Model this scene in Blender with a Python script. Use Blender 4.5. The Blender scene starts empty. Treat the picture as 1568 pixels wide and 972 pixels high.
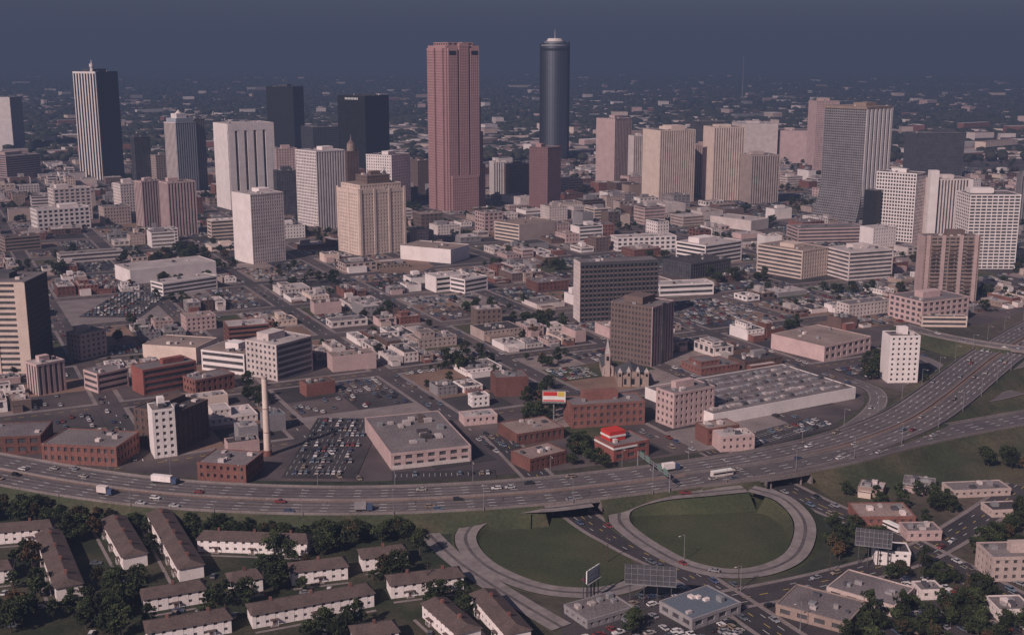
import bpy, math, random
import numpy as np
from mathutils import Vector, Matrix
random.seed(7); np.random.seed(7)
R=random.random
def U(a,b): return a+(b-a)*random.random()
sc=bpy.context.scene
# ------------------------------------------------------------ survey helpers (aerial survey -> world metres)
HC=200.0; F=1837.0; CX,CY=784.0,486.0
pit=math.atan((CY-80)/F); cp,sp=math.cos(pit),math.sin(pit)
def G(px,py,z=0.0):
    x=(px-CX)/F; y=(CY-py)/F
    dy=cp+y*sp; dz=-sp+y*cp
    t=(z-HC)/dz
    return (x*t,dy*t)
def ZT(Y,py):
    y=(CY-py)/F
    return HC+Y*(-sp+y*cp)/(cp+y*sp)
# ------------------------------------------------------------ materials
M={}
def mat(name,col,rough=0.8,var=0.25,scale=0.12,metal=0.0,fine=1.2,rnd=0.0,spec=0.3,col2=None,s2=0.02):
    m=bpy.data.materials.new(name); m.use_nodes=True
    nt=m.node_tree; N=nt.nodes; L=nt.links
    b=N['Principled BSDF']; b.inputs['Roughness'].default_value=rough; b.inputs['Metallic'].default_value=metal
    b.inputs['Specular IOR Level'].default_value=spec
    geo=N.new('ShaderNodeNewGeometry')
    n1=N.new('ShaderNodeTexNoise'); n1.inputs['Scale'].default_value=scale; n1.inputs['Detail'].default_value=3
    n2=N.new('ShaderNodeTexNoise'); n2.inputs['Scale'].default_value=fine; n2.inputs['Detail'].default_value=1
    L.new(geo.outputs['Position'],n1.inputs['Vector']); L.new(geo.outputs['Position'],n2.inputs['Vector'])
    add=N.new('ShaderNodeMath'); add.operation='ADD'; L.new(n1.outputs['Fac'],add.inputs[0]); L.new(n2.outputs['Fac'],add.inputs[1])
    mr=N.new('ShaderNodeMapRange'); mr.inputs['From Min'].default_value=0.65; mr.inputs['From Max'].default_value=1.35
    mr.inputs['To Min'].default_value=1-var; mr.inputs['To Max'].default_value=1+var
    L.new(add.outputs[0],mr.inputs['Value'])
    src=None
    if col2 is not None:
        n3=N.new('ShaderNodeTexNoise'); n3.inputs['Scale'].default_value=s2; n3.inputs['Detail'].default_value=6
        L.new(geo.outputs['Position'],n3.inputs['Vector'])
        cr=N.new('ShaderNodeValToRGB'); cr.color_ramp.elements[0].position=0.42; cr.color_ramp.elements[1].position=0.6
        cr.color_ramp.elements[0].color=(*col,1); cr.color_ramp.elements[1].color=(*col2,1)
        L.new(n3.outputs['Fac'],cr.inputs['Fac']); src=cr.outputs['Color']
    vm=N.new('ShaderNodeVectorMath'); vm.operation='SCALE'
    if src: L.new(src,vm.inputs[0])
    else: vm.inputs[0].default_value=col
    fac=mr.outputs['Result']
    if rnd>0:
        oi=N.new('ShaderNodeObjectInfo'); r2=N.new('ShaderNodeMapRange')
        r2.inputs['To Min'].default_value=1-rnd; r2.inputs['To Max'].default_value=1+rnd
        L.new(oi.outputs['Random'],r2.inputs['Value'])
        mu=N.new('ShaderNodeMath'); mu.operation='MULTIPLY'; L.new(fac,mu.inputs[0]); L.new(r2.outputs['Result'],mu.inputs[1]); fac=mu.outputs[0]
    L.new(fac,vm.inputs['Scale']); L.new(vm.outputs[0],b.inputs['Base Color'])
    M[name]=m; return m
mat('white',(.76,.665,.655),var=.14)
mat('offwhite',(.6,.5,.485),var=.2,rnd=.12)
mat('cream',(.63,.49,.43),var=.15,rnd=.1)
mat('beige',(.44,.335,.31),var=.2,rnd=.15)
mat('pinkbeige',(.49,.345,.335),var=.18,rnd=.12)
mat('pink',(.39,.225,.225),var=.1)
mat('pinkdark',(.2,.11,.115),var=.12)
mat('brick',(.18,.078,.066),var=.3,rnd=.25)
mat('redbrick',(.25,.085,.072),var=.25)
mat('brownbrick',(.13,.08,.07),var=.3,rnd=.2)
mat('tan',(.31,.225,.195),var=.22,rnd=.15)
mat('brown',(.16,.11,.1),var=.15,rnd=.12)
mat('grey',(.25,.225,.235),var=.18,rnd=.1)
mat('bluegrey',(.36,.37,.42),var=.12)
mat('darkgrey',(.075,.07,.08),var=.2)
mat('black',(.016,.016,.02),rough=.5,var=.2)
mat('glass',(.02,.021,.026),rough=.25,var=.4,fine=.35,spec=.5)
mat('glassmid',(.075,.07,.078),rough=.35,var=.45,fine=.35,spec=.5)
mat('glassshade',(.2,.16,.155),rough=.5,var=.4,fine=.5)
mat('westin',(.22,.225,.26),rough=.47,var=.08,metal=1.0)
mat('roofdark',(.06,.05,.052),var=.4,scale=.06)
mat('roofgrey',(.17,.142,.145),var=.4,scale=.06)
mat('rooflight',(.42,.355,.35),var=.35,scale=.06)
mat('rooftan',(.26,.19,.17),var=.38,scale=.06)
mat('roofblue',(.11,.13,.16),var=.25,scale=.06)
mat('roofbrown',(.1,.07,.064),var=.3,scale=.2)
mat('metal',(.3,.29,.3),rough=.5,var=.2,metal=.3)
mat('asphalt',(.04,.034,.037),var=.35,scale=.05,col2=(.06,.05,.053),s2=.02)
mat('asphalt2',(.065,.053,.056),var=.4,scale=.05,col2=(.11,.083,.082),s2=.015)
mat('concrete',(.21,.17,.168),var=.3,scale=.08)
mat('rampcon',(.21,.175,.172),var=.25,scale=.06,fine=.3)
mat('highwaycon',(.16,.132,.132),var=.2,scale=.04,fine=.3,col2=(.115,.095,.096),s2=.015)
mat('highwayasp',(.105,.088,.09),var=.22,scale=.04,fine=.3)
mat('oilstain',(.1,.084,.086),var=.35,scale=.05,fine=.4)
mat('dirt',(.2,.125,.098),var=.35,scale=.05)
mat('gravel',(.24,.185,.175),var=.4,scale=.08)
mat('lawn',(.045,.05,.026),var=.35,scale=.05,fine=.6,col2=(.085,.07,.042),s2=.03)
mat('lawnloop',(.042,.05,.023),var=.28,scale=.03,fine=.8,col2=(.062,.062,.031),s2=.025)
mat('groundmat',(.028,.034,.022),var=.4,scale=.02,fine=.2,col2=(.095,.072,.058),s2=.006)
mat('housingground',(.024,.03,.015),var=.45,scale=.06,fine=.7,col2=(.056,.048,.03),s2=.035)
mat('paint',(.7,.68,.66),var=.1)
mat('yellow',(.6,.42,.08),var=.1)
mat('signred',(.5,.04,.03),var=.1)
mat('green',(.1,.2,.16),var=.2)
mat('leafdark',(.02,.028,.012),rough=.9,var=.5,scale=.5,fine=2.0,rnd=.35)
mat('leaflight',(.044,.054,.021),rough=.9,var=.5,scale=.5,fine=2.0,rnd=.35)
mat('leafautumn',(.11,.06,.03),rough=.9,var=.5,scale=.5,fine=2.0,rnd=.3)
mat('leafautumn2',(.065,.047,.023),rough=.9,var=.5,scale=.5,fine=2.0,rnd=.3)
mat('fartree',(.024,.031,.02),rough=1,var=.5,scale=.02,fine=.1,col2=(.045,.04,.028),s2=.01)
mat('bark',(.07,.05,.04),var=.3)
mat('tyre',(.02,.02,.02),var=.1)
CARCOL=[(.62,.57,.57),(.42,.4,.41),(.24,.23,.25),(.03,.03,.035),(.19,.04,.04),(.06,.08,.15),(.25,.19,.15),(.1,.11,.13),(.36,.32,.3),(.12,.16,.21)]
for i,c in enumerate(CARCOL): mat('carpaint_%d'%i,c,rough=.4,var=.05,spec=.4)
# ------------------------------------------------------------ mesh builder
class MB:
    def __init__(s): s.b=[]; s.v=[]; s.f=[]; s.fm=[]; s.mats=[]
    def mi(s,n):
        if n not in s.mats: s.mats.append(n)
        return s.mats.index(n)
    def box(s,ox,oy,oz,ex,ey,sx,sy,sz,m):
        s.b.append((ox,oy,oz,ex[0],ex[1],ey[0],ey[1],sx,sy,sz,s.mi(m)))
    def poly(s,pts,m):
        n=len(s.v); s.v.extend(pts); s.f.append(list(range(n,n+len(pts)))); s.fm.append(s.mi(m))
    def cyl(s,x,y,z0,z1,r0,r1,n,m,cap=True,smooth=False):
        a=[(x+r0*math.cos(2*math.pi*i/n),y+r0*math.sin(2*math.pi*i/n),z0) for i in range(n)]
        b=[(x+r1*math.cos(2*math.pi*i/n),y+r1*math.sin(2*math.pi*i/n),z1) for i in range(n)]
        for i in range(n):
            j=(i+1)%n; s.poly([a[i],a[j],b[j],b[i]],m)
        if cap: s.poly(b,m)
    def finish(s,name,origin=None,link=True,meshonly=False):
        nb=len(s.b)
        V=[];Fi=[];tot=[];mi=[]
        if nb:
            A=np.array(s.b,dtype=np.float64)
            c=np.array([[0,0,0],[1,0,0],[1,1,0],[0,1,0],[0,0,1],[1,0,1],[1,1,1],[0,1,1]],float)
            P=np.zeros((nb,8,3))
            a=c[None,:,0]*A[:,7:8]; b=c[None,:,1]*A[:,8:9]
            P[:,:,0]=A[:,0:1]+a*A[:,3:4]+b*A[:,5:6]
            P[:,:,1]=A[:,1:2]+a*A[:,4:5]+b*A[:,6:7]
            P[:,:,2]=A[:,2:3]+c[None,:,2]*A[:,9:10]
            fq=np.array([[3,2,1,0],[4,5,6,7],[0,1,5,4],[1,2,6,5],[2,3,7,6],[3,0,4,7]])
            FF=(fq[None]+8*np.arange(nb)[:,None,None]).reshape(-1)
            V.append(P.reshape(-1,3)); Fi.append(FF); tot.append(np.full(nb*6,4)); mi.append(np.repeat(A[:,10].astype(int),6))
        if s.v:
            off=nb*8
            V.append(np.array(s.v,float).reshape(-1,3))
            Fi.append(np.array([i+off for f in s.f for i in f])); tot.append(np.array([len(f) for f in s.f])); mi.append(np.array(s.fm))
        V=np.concatenate(V);Fi=np.concatenate(Fi);tot=np.concatenate(tot);mi=np.concatenate(mi)
        if origin is not None: V=V-np.array([origin[0],origin[1],0.0])
        me=bpy.data.meshes.new(name)
        me.vertices.add(len(V)); me.vertices.foreach_set('co',V.ravel().astype(np.float32))
        me.loops.add(len(Fi)); me.loops.foreach_set('vertex_index',Fi.astype(np.int32))
        me.polygons.add(len(tot)); st=np.concatenate([[0],np.cumsum(tot)[:-1]])
        me.polygons.foreach_set('loop_start',st.astype(np.int32)); me.polygons.foreach_set('loop_total',tot.astype(np.int32))
        me.polygons.foreach_set('material_index',mi.astype(np.int32))
        me.polygons.foreach_set('use_smooth',np.zeros(len(tot),dtype=bool))
        for n in s.mats: me.materials.append(M[n])
        me.update(calc_edges=True)
        if meshonly: return me
        ob=bpy.data.objects.new(name,me); sc.collection.objects.link(ob)
        if origin is not None: ob.location=(origin[0],origin[1],0)
        return ob
X1=(1,0);Y1=(0,1)
def inst(name,me,x,y,z,ang=0,s=1):
    o=bpy.data.objects.new(name,me); sc.collection.objects.link(o); o.location=(x,y,z); o.rotation_euler=(0,0,ang)
    o.scale=(s,s,s) if not isinstance(s,tuple) else s
    return o
# ------------------------------------------------------------ facades
ST={ # bay, floor, pier frac, spandrel frac
 'punch':(3.6,3.7,.55,.52),'grid':(3.2,3.6,.32,.36),'vert':(3.4,3.7,.5,.0),'vert2':(6.0,3.7,.42,.0),'horiz':(60,3.7,.01,.5),
 'glass':(3.0,3.8,.1,.14),'blank':None,'ind':(6,4.5,.4,.45),'small':(3.3,3.4,.62,.58),'fine':(2.6,3.4,.5,.5),'balc':(5.2,3.0,.16,.42),'horizw':(60,3.8,.01,.38)}
def wall(mb,ox,oy,d,n,W,z0,z1,st,wm,dp=.4,sm=None,top=1.3):
    S=ST[st]; e=dp
    if S is None:
        mb.box(ox-d[0]*e,oy-d[1]*e,z0,d,n,W+e,e,z1-z0,wm); return
    bay,fl,pw,sh=S; sm=sm or wm
    nb=max(1,round(W/bay)); bw=W/nb; w=max(pw*bw,.25)
    if bay>=50: nb=1; bw=W; w=1.0
    for i in range(nb+1):
        a=i*bw-w/2; b=i*bw+w/2
        if i==0: a=-e
        if i==nb: b=W
        mb.box(ox+d[0]*a,oy+d[1]*a,z0,d,n,b-a,e,z1-z0-top,wm)
    if sh>0:
        nf=max(1,round((z1-z0-top)/fl)); fh=(z1-z0-top)/nf
        for j in range(nf):
            mb.box(ox,oy,z0+j*fh,d,n,W-.02,e-.07,sh*fh,sm)
    e2=e+.12
    mb.box(ox-d[0]*e2,oy-d[1]*e2,z1-top,d,n,W+e2,e2,top,wm)
class Fr: pass
def vol(mb,fr,s0,s1,t0,t1,z0,z1,stf,stl,wm,wml=None,glass='glassmid',roof='roofgrey',dp=.4,sm=None,top=1.3,stb=None):
    r,l=fr.r,fr.l; X,Y=fr.P
    def pt(s,t): return (X+r[0]*s+l[0]*t, Y+r[1]*s+l[1]*t)
    W,D=s1-s0,t1-t0; wml=wml or wm
    ox,oy=pt(s0,t0)
    mb.box(ox,oy,z0,r,l,W,D,z1-z0-.5,glass)
    mb.box(ox,oy,z1-.5,r,l,W,D,.15,roof)
    nr=(-l[0],-l[1]); 
    wall(mb,*pt(s0,t0),r,nr,W,z0,z1,stf,wm,dp,sm,top)
    wall(mb,*pt(s1,t0),l,r,D,z0,z1,stl,wm,dp,None,top)
    wall(mb,*pt(s1,t1),(-r[0],-r[1]),l,W,z0,z1,stb or stf,wm,dp,sm,top)
    wall(mb,*pt(s0,t1),nr,(-r[0],-r[1]),D,z0,z1,stl,wml,dp,None,top)
reserved=[]
def frame(xl,xm,xr,yt,yb,k=1.0,theta=None,depth=None):
    fr=Fr(); Y=G(xm,yb)[1]; zt=ZT(Y,yt); dm=Y*cp+(HC-zt/2)*sp
    X=(xm-CX)/F*dm; al=math.atan2(X,Y)
    Wr=(xr-xm)*dm/F; Wl=(xm-xl)*dm/F
    if theta is None:
        if Wl<.6: tp=.03
        elif Wr<.6: tp=math.pi/2-.03
        else: tp=math.atan2(Wl,Wr*k)
        th=tp-al
    else: th=math.radians(theta)
    r=(math.cos(th),math.sin(th)); l=(-math.sin(th),math.cos(th))
    def solve(px,u):
        q=(px-CX)/F; return (q*dm-X)/(u[0]-q*u[1]*cp)
    fr.wr=solve(xr,r) if Wr>.6 else None
    fr.wl=solve(xl,l) if Wl>.6 else None
    if fr.wr is None: fr.wr=fr.wl/k
    if fr.wl is None: fr.wl=fr.wr*k
    if depth: fr.wl=depth
    fr.wr=min(max(fr.wr,4),160); fr.wl=min(max(fr.wl,4),120)
    fr.P=(X,Y); fr.r=r; fr.l=l; fr.h=zt; fr.th=th
    reserved.append((X,Y,r,l,fr.wr,fr.wl))
    return fr
def rooftop(mb,fr,s0,s1,t0,t1,z,n=4,pent=True,m='offwhite'):
    r,l=fr.r,fr.l; X,Y=fr.P; W=s1-s0; D=t1-t0
    def bx(a,b,w,d,h,mm): mb.box(X+r[0]*(s0+a)+l[0]*(t0+b),Y+r[1]*(s0+a)+l[1]*(t0+b),z-.36,r,l,w,d,h,mm)
    if pent and W>10 and D>10:
        w=W*U(.3,.5); d=D*U(.25,.4); bx(W*U(.1,.5),D*U(.25,.5),w,d,U(3,5),m)
    for i in range(n):
        w=U(1.2,3.0); d=U(1.2,3.0)
        if W>w+3 and D>d+3: bx(U(1,W-w-1),U(1,D*.9-d) if D*.9-d>1 else 1,w,d,U(.8,2),random.choice(['metal','grey','rooflight','offwhite','darkgrey']))
def T(name,xl,xm,xr,yt,yb,wm,stf='punch',stl=None,k=1.0,wml=None,glass='glassmid',roof='roofgrey',theta=None,depth=None,pent=True,mb=None,sm=None,dp=.4,top=1.3,pm=None,fin=True,n=4):
    fr=frame(xl,xm,xr,yt,yb,k,theta,depth); mb=mb or MB()
    vol(mb,fr,0,fr.wr,0,fr.wl,-.3,fr.h,stf,stl or stf,wm,wml,glass,roof,dp,sm,top)
    rooftop(mb,fr,0,fr.wr,0,fr.wl,fr.h,n,pent,pm or wm)
    if fin: mb.finish(name,fr.P)
    return fr,mb
def bxf(mb,fr,s,t,z,w,d,h,m):
    mb.box(fr.P[0]+fr.r[0]*s+fr.l[0]*t,fr.P[1]+fr.r[1]*s+fr.l[1]*t,z,fr.r,fr.l,w,d,h,m)
def ptf(fr,s,t): return (fr.P[0]+fr.r[0]*s+fr.l[0]*t,fr.P[1]+fr.r[1]*s+fr.l[1]*t)
# ================================================= LANDMARK TOWERS
fr,mb=T('striped_bank_tower',118,152,185,110,276,'black','vert2','vert2',1,wml='white',glass='glass',pent=False,fin=False,n=6,top=3,roof='roofdark')  # right face piers black: shade over the white stripes put into the colour
bxf(mb,fr,fr.wr*.1,fr.wl*.3,fr.h,fr.wr*.7,fr.wl*.4,4,'darkgrey')
bxf(mb,fr,-.9,-.9,0,1.6,1.6,fr.h,'offwhite')
cx,cy=ptf(fr,fr.wr*.15,fr.wl*.3); mb.cyl(cx,cy,fr.h,fr.h+7,3,2.2,12,'white'); mb.cyl(cx,cy,fr.h+7,fr.h+12,3.4,3.4,14,'white'); mb.cyl(cx,cy,fr.h+12,fr.h+18,.9,.4,8,'white')
mb.finish('striped_bank_tower',fr.P)
T('pale_office_tower',-22,18,36,149,232,'grey','horiz','blank',1,pent=False,wml='white')
T('low_pink_office_block',-30,10,62,240,276,'pinkbeige','horiz',None,1)
fr,mb=T('crowned_office_tower',255,272,302,188,300,'bluegrey','vert','vert',1,fin=False,pent=False,wml='offwhite')
bxf(mb,fr,2,2,fr.h-.4,fr.wr-4,fr.wl-4,6,'bluegrey'); bxf(mb,fr,5,5,fr.h+5,fr.wr*.5,fr.wl*.5,7,'white')
cx,cy=ptf(fr,fr.wr*.38,fr.wl*.38); mb.cyl(cx,cy,fr.h+12,fr.h+17,5,.3,8,'offwhite'); mb.finish('crowned_office_tower',fr.P)
T('slim_grey_tower',290,300,316,182,296,'grey','vert',None,1)
T('dark_glass_office_tower',410,450,466,133,245,'black','glass','glass',1,glass='black',roof='roofdark',pm='darkgrey')
T('low_dark_glass_block',462,480,522,195,250,'darkgrey','grid',None,1,pm='darkgrey',glass='glass')
fr,mb=T('white_ribbed_bank_tower',330,351,421,190,322,'white','glass','blank',.75,pent=False,fin=False,roof='rooflight',sm='darkgrey',glass='glass')
for a in (0,.2,.4,.6,.8): bxf(mb,fr,fr.wr*(a+.01),-1.3,0,fr.wr*.14,1.25,fr.h-9,'white')
bxf(mb,fr,0,-1.4,fr.h-9,fr.wr,1.35,9.2,'white'); bxf(mb,fr,fr.wr*.955,-1.3,0,fr.wr*.045,1.25,fr.h-9,'white')
mb.finish('white_ribbed_bank_tower',fr.P)
fr,mb=T('black_steel_tower',519,560,596,147,275,'black','grid','grid',1,glass='glass',roof='roofdark',pent=False,fin=False,top=9)
for i in range(9):
    x,y=ptf(fr,-.62,fr.wl*.25+i*fr.wl*.055); mb.box(x,y,fr.h-6.5,fr.l,fr.r,fr.wl*.035,.08,3.2,'paint')
mb.finish('black_steel_tower',fr.P)
T('white_gridded_bank_building',455,486,529,232,352,'white','vert','grid',1.1,pm='white',roof='rooflight',glass='glassshade')
fr,mb=T('old_domed_office_tower',528,533,550,232,330,'brownbrick','small',None,.8,fin=False,pent=False)
cx,cy=ptf(fr,fr.wr*.5,fr.wl*.5); mb.cyl(cx,cy,fr.h,fr.h+9,5.5,5,12,'tan'); mb.cyl(cx,cy,fr.h+9,fr.h+14,5,1,12,'brown'); mb.cyl(cx,cy,fr.h+14,fr.h+20,.8,.2,6,'tan')
mb.finish('old_domed_office_tower',fr.P)
T('white_office_block',562,600,628,238,322,'white','punch','punch',1,glass='glassshade')
T('brown_office_block',628,640,660,246,300,'brown','small',None,1)
fr,mb=T('stone_telephone_building',518,551,621,292,392,'cream','small','small',.8,roof='rooftan',pent=False,fin=False,top=4,dp=.5,glass='glassshade')
W_,D_=fr.wr,fr.wl
vol(mb,fr,W_*.06,W_*.94,D_*.08,D_*.92,fr.h-.3,fr.h+5,'small','small','cream',roof='rooftan',glass='glassshade')
vol(mb,fr,W_*.3,W_*.78,D_*.25,D_*.75,fr.h+4.7,fr.h+13,'small','small','brown',roof='rooftan',glass='glassmid')
for a in (0,.3,.62,.955): bxf(mb,fr,W_*a,-1.1,0,W_*.045,.7,fr.h+1.5,'cream')
for a in (0,.45,.94): bxf(mb,fr,-1.1,D_*a,0,.7,D_*.06,fr.h+1.5,'cream')
rooftop(mb,fr,W_*.3,W_*.78,D_*.25,D_*.75,fr.h+13,7,True,'brown'); mb.finish('stone_telephone_building',fr.P)
T('grey_gridded_office_block',358,386,435,298,405,'offwhite','fine','blank',1,wml='white',roof='rooflight',pm='white',glass='glassshade')
fr,mb=T('pink_granite_tower',658,684,733,70,324,'pink','fine','fine',1.0,fin=False,pent=False,glass='pinkdark',dp=.5,top=4,roof='roofdark')
W_,D_=fr.wr,fr.wl; H_=fr.h
def gv(s0,s1,t0,t1,z): vol(mb,fr,s0,s1,t0,t1,-.3,z,'fine','fine','pink',glass='pinkdark',dp=.5,top=4,roof='rooftan')
gv(3,W_+4,2.5,D_-2,H_*.69); gv(5,W_+8,4,D_-4,H_*.48); gv(7,W_+12,5.5,D_-6,H_*.28)
gv(W_*.04,W_*.30,-3.2,1,H_*.985); gv(W_*.38,W_*.64,-3.2,1,H_+2.5); gv(W_*.72,W_*.97,-3.2,1,H_*.985)
gv(-3.2,1,D_*.08,D_*.42,H_*.985); gv(-3.2,1,D_*.56,D_*.94,H_*.985)
gv(W_*.1,W_*.9,-6,2,H_*.22)
vol(mb,fr,W_*.12,W_*.42,D_*.1,D_*.9,H_-.5,H_+4,'ind','ind','pink',glass='black'); vol(mb,fr,W_*.56,W_*.88,D_*.1,D_*.9,H_-.5,H_+4,'ind','ind','pink',glass='black')
for a in (.06,.74): bxf(mb,fr,W_*a,-3.95,H_*.945,W_*.2,.2,5,'black')
mb.finish('pink_granite_tower',fr.P)
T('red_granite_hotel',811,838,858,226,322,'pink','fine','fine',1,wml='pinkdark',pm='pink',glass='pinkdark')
Yw=G(849,246)[1]; zt=ZT(Yw,66); dm=Yw*cp+(HC-zt/2)*sp; Xw=(849-CX)/F*dm; rw=20.5*dm/F
mb=MB(); mb.cyl(Xw,Yw,0,zt,rw,rw,96,'westin'); 
for i in range(32):
    a=2*math.pi*i/32; d=(-math.sin(a),math.cos(a)); n=(math.cos(a),math.sin(a))
    mb.box(Xw+n[0]*rw-d[0]*.15,Yw+n[1]*rw-d[1]*.15,0,d,n,.3,.2,zt-8,'black')
mb.cyl(Xw,Yw,zt-14,zt-10,rw+.5,rw+.5,48,'black'); mb.cyl(Xw,Yw,zt-6,zt-3,rw+.8,rw+.8,48,'metal')
mb.cyl(Xw,Yw,zt,zt+3,rw*.8,rw*.8,32,'metal'); mb.cyl(Xw,Yw,zt+3,zt+8,rw*.62,rw*.5,32,'offwhite'); mb.cyl(Xw,Yw,zt+8,zt+24,.6,.2,8,'offwhite')
for s in (-1,1): mb.box(Xw+s*(rw+.8)-2,Yw-4,0,X1,Y1,4,8,zt+ (2 if s>0 else -2),'black')
mb.finish('round_glass_hotel_tower',(Xw,Yw)); reserved.append((Xw-rw,Yw-rw,X1,Y1,2*rw,2*rw))
T('pale_ribbed_office_tower',913,941,966,182,285,'pinkbeige','vert','blank',1,pm='pinkbeige',glass='glassshade')
T('pale_ribbed_office_tower',962,970,985,208,288,'offwhite','vert','blank',1,glass='glassshade')
fr,mb=T('pale_ribbed_office_tower',984,1010,1063,200,312,'cream','vert','blank',.8,glass='glassshade',fin=False); bxf(mb,fr,fr.wr*.35,4,fr.h-.4,fr.wr*.4,fr.wl*.5,6,'cream'); mb.finish('pale_ribbed_office_tower',fr.P)
T('pale_ribbed_office_tower',1058,1064,1080,222,300,'pinkbeige','vert',None,1,glass='glassshade')
T('pale_ribbed_office_tower',1076,1092,1138,195,308,'cream','vert','blank',.8,glass='glassshade',pm='cream')
T('dark_office_block',1056,1064,1106,186,262,'darkgrey','glass',None,1,pm='darkgrey')
T('tan_office_tower',1132,1150,1192,238,312,'beige','vert',None,1)
T('white_merchandise_mart',1120,1135,1190,190,250,'offwhite','blank',None,1,roof='rooflight')
T('low_merchandise_hall',1190,1195,1240,200,250,'pinkbeige','blank',None,1)
T('slab_hotel_tower',1236,1248,1282,155,268,'pinkbeige','fine','blank',.8,glass='glassshade')
fr=frame(1258,1322,1360,168,345,1.2); W_,D_,H_=fr.wr,fr.wl,fr.h; mb=MB()
nf=46
for i in range(nf):
    z=i*H_/nf; q=z/H_; fl=(max(0,1-q/.42)**2)*14
    bxf(mb,fr,-fl,-fl*.2,z,W_+fl*1.2,D_+fl*.4,H_/nf*.45,'grey')
    bxf(mb,fr,-fl+.7,-fl*.2+.7,z+H_/nf*.45,W_+fl*1.2-1.4,D_+fl*.4-1.4,H_/nf*.55,'glassmid')
    for j in range(0,20):
        bxf(mb,fr,-fl-.02,-fl*.2+(D_+fl*.4-1)*j/19,z+H_/nf*.45,.9,.8,H_/nf*.55,'grey')
for j in range(7): bxf(mb,fr,W_*j/6.3,-.5,12,W_*.09,1.0,H_-12,'white')
bxf(mb,fr,-.3,-.3,H_,W_+.6,D_+.6,3,'tan'); bxf(mb,fr,W_*.3,D_*.2,H_+3,W_*.4,D_*.3,4,'tan')
rooftop(mb,fr,0,W_,0,D_,H_+3,6,False); mb.finish('flared_atrium_hotel',fr.P)
T('dark_wide_office_block',1384,1400,1475,204,275,'darkgrey','horiz','blank',.5,glass='glassmid',pm='darkgrey')
T('convention_hotel_wing',1340,1400,1413,266,372,'white','grid','grid',1.8,wml='white',glass='glassmid')
fr,mb=T('convention_hotel_tower',1410,1424,1480,274,372,'offwhite','vert','blank',.7,fin=False,glass='glassmid'); bxf(mb,fr,-3,-3,0,9,9,fr.h+9,'white'); mb.finish('convention_hotel_tower',fr.P)
T('dark_lift_core_block',1322,1340,1347,292,370,'black','blank',None,1,pent=False,n=1)
T('white_balcony_apartment_tower',1462,1482,1558,298,412,'white','balc','balc',.7,glass='glassmid',pm='white')
T('slim_grey_tower',1555,1562,1580,268,340,'grey','vert',None,1)
fr,mb=T('balcony_hotel_tower',1403,1414,1497,362,462,'tan','balc','blank',.35,wml='pinkbeige',fin=False,pm='brown',glass='glassmid')
for a in (.02,.3,.62,.9): bxf(mb,fr,fr.wr*a,-1.0,0,fr.wr*.07,.6,fr.h+1,'pinkbeige')
for a in (.13,.45,.75):
    for j in range(14): bxf(mb,fr,fr.wr*a,-1.5,3+j*3.3,fr.wr*.13,1.1,1.1,'brown')
mb.finish('balcony_hotel_tower',fr.P)
T('hotel_podium',1362,1412,1482,462,498,'pinkbeige','ind','ind',.7,roof='roofgrey')
T('curved_annex',1408,1412,1480,484,500,'cream','horiz',None,.2,pent=False)
T('white_medical_tower',1350,1362,1406,514,586,'white','small','blank',.7,pm='white',glass='glass')
T('dark_gridded_office_block',879,889,1007,402,494,'darkgrey','grid','fine',.28,wml='offwhite',glass='glass',sm='brown',roof='roofgrey',pm='grey',pent=False,top=2.5)
fr,mb=T('brown_apartment_tower',936,998,1030,470,562,'pinkbeige','vert','fine',1.15,wml='brown',glass='glassmid',roof='roofgrey',fin=False,pent=False)
bxf(mb,fr,3,fr.wl*.3,fr.h,fr.wr*.6,fr.wl*.45,4.5,'brown'); bxf(mb,fr,fr.wr*.42,-1,0,fr.wr*.16,1.2,fr.h+.5,'glassmid'); mb.finish('brown_apartment_tower',fr.P)
def church(xl,xr,yb,hw,steeple,name,wm,k=.4):
    X,Y=G(xl,yb); W=(xr-xl)*Y/F; mb=MB(); mb.box(X,Y,-.2,X1,Y1,W,24,hw+.2,wm); hr=hw+W*k
    mb.poly([(X-.4,Y-.3,hw),(X+W+.4,Y-.3,hw),(X+W/2,Y-.3,hr)],wm)
    mb.poly([(X-.5,Y-.5,hw-.1),(X+W/2,Y-.5,hr+.1),(X+W/2,Y+24,hr+.1),(X-.5,Y+24,hw-.1)],'darkgrey')
    mb.poly([(X+W+.5,Y-.5,hw-.1),(X+W/2,Y-.5,hr+.1),(X+W/2,Y+24,hr+.1),(X+W+.5,Y+24,hw-.1)],'darkgrey')
    for i in range(3): mb.box(X+W*(.2+.25*i),Y-.15,1.5,X1,Y1,W*.1,.2,hw*.6,'glass')
    for s in steeple:
        sx=X+W*s[0]; w=s[1]; mb.box(sx-w/2,Y-1,-.2,X1,Y1,w,w,s[2],wm)
        mb.box(sx-w/4,Y-1.15,s[2]*.7,X1,Y1,w/2,.2,s[2]*.18,'glass')
        a=[(sx-w/2,Y-1,s[2]-.2),(sx+w/2,Y-1,s[2]-.2),(sx+w/2,Y-1+w,s[2]-.2),(sx-w/2,Y-1+w,s[2]-.2)]; t=(sx,Y-1+w/2,s[3])
        for i in range(4): mb.poly([a[i],a[(i+1)%4],t],'rooflight')
    mb.finish(name,(X,Y)); reserved.append((X,Y,X1,Y1,W,24))
church(922,940,576,6,[(.45,3.2,15,25)],'steepled_church','beige')
church(946,994,592,6,[(.06,2.6,9.5,12),(.35,2.4,10,13),(.65,2.4,10,13),(.94,2.6,9.5,12)],'gothic_church','tan',.22)
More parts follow.
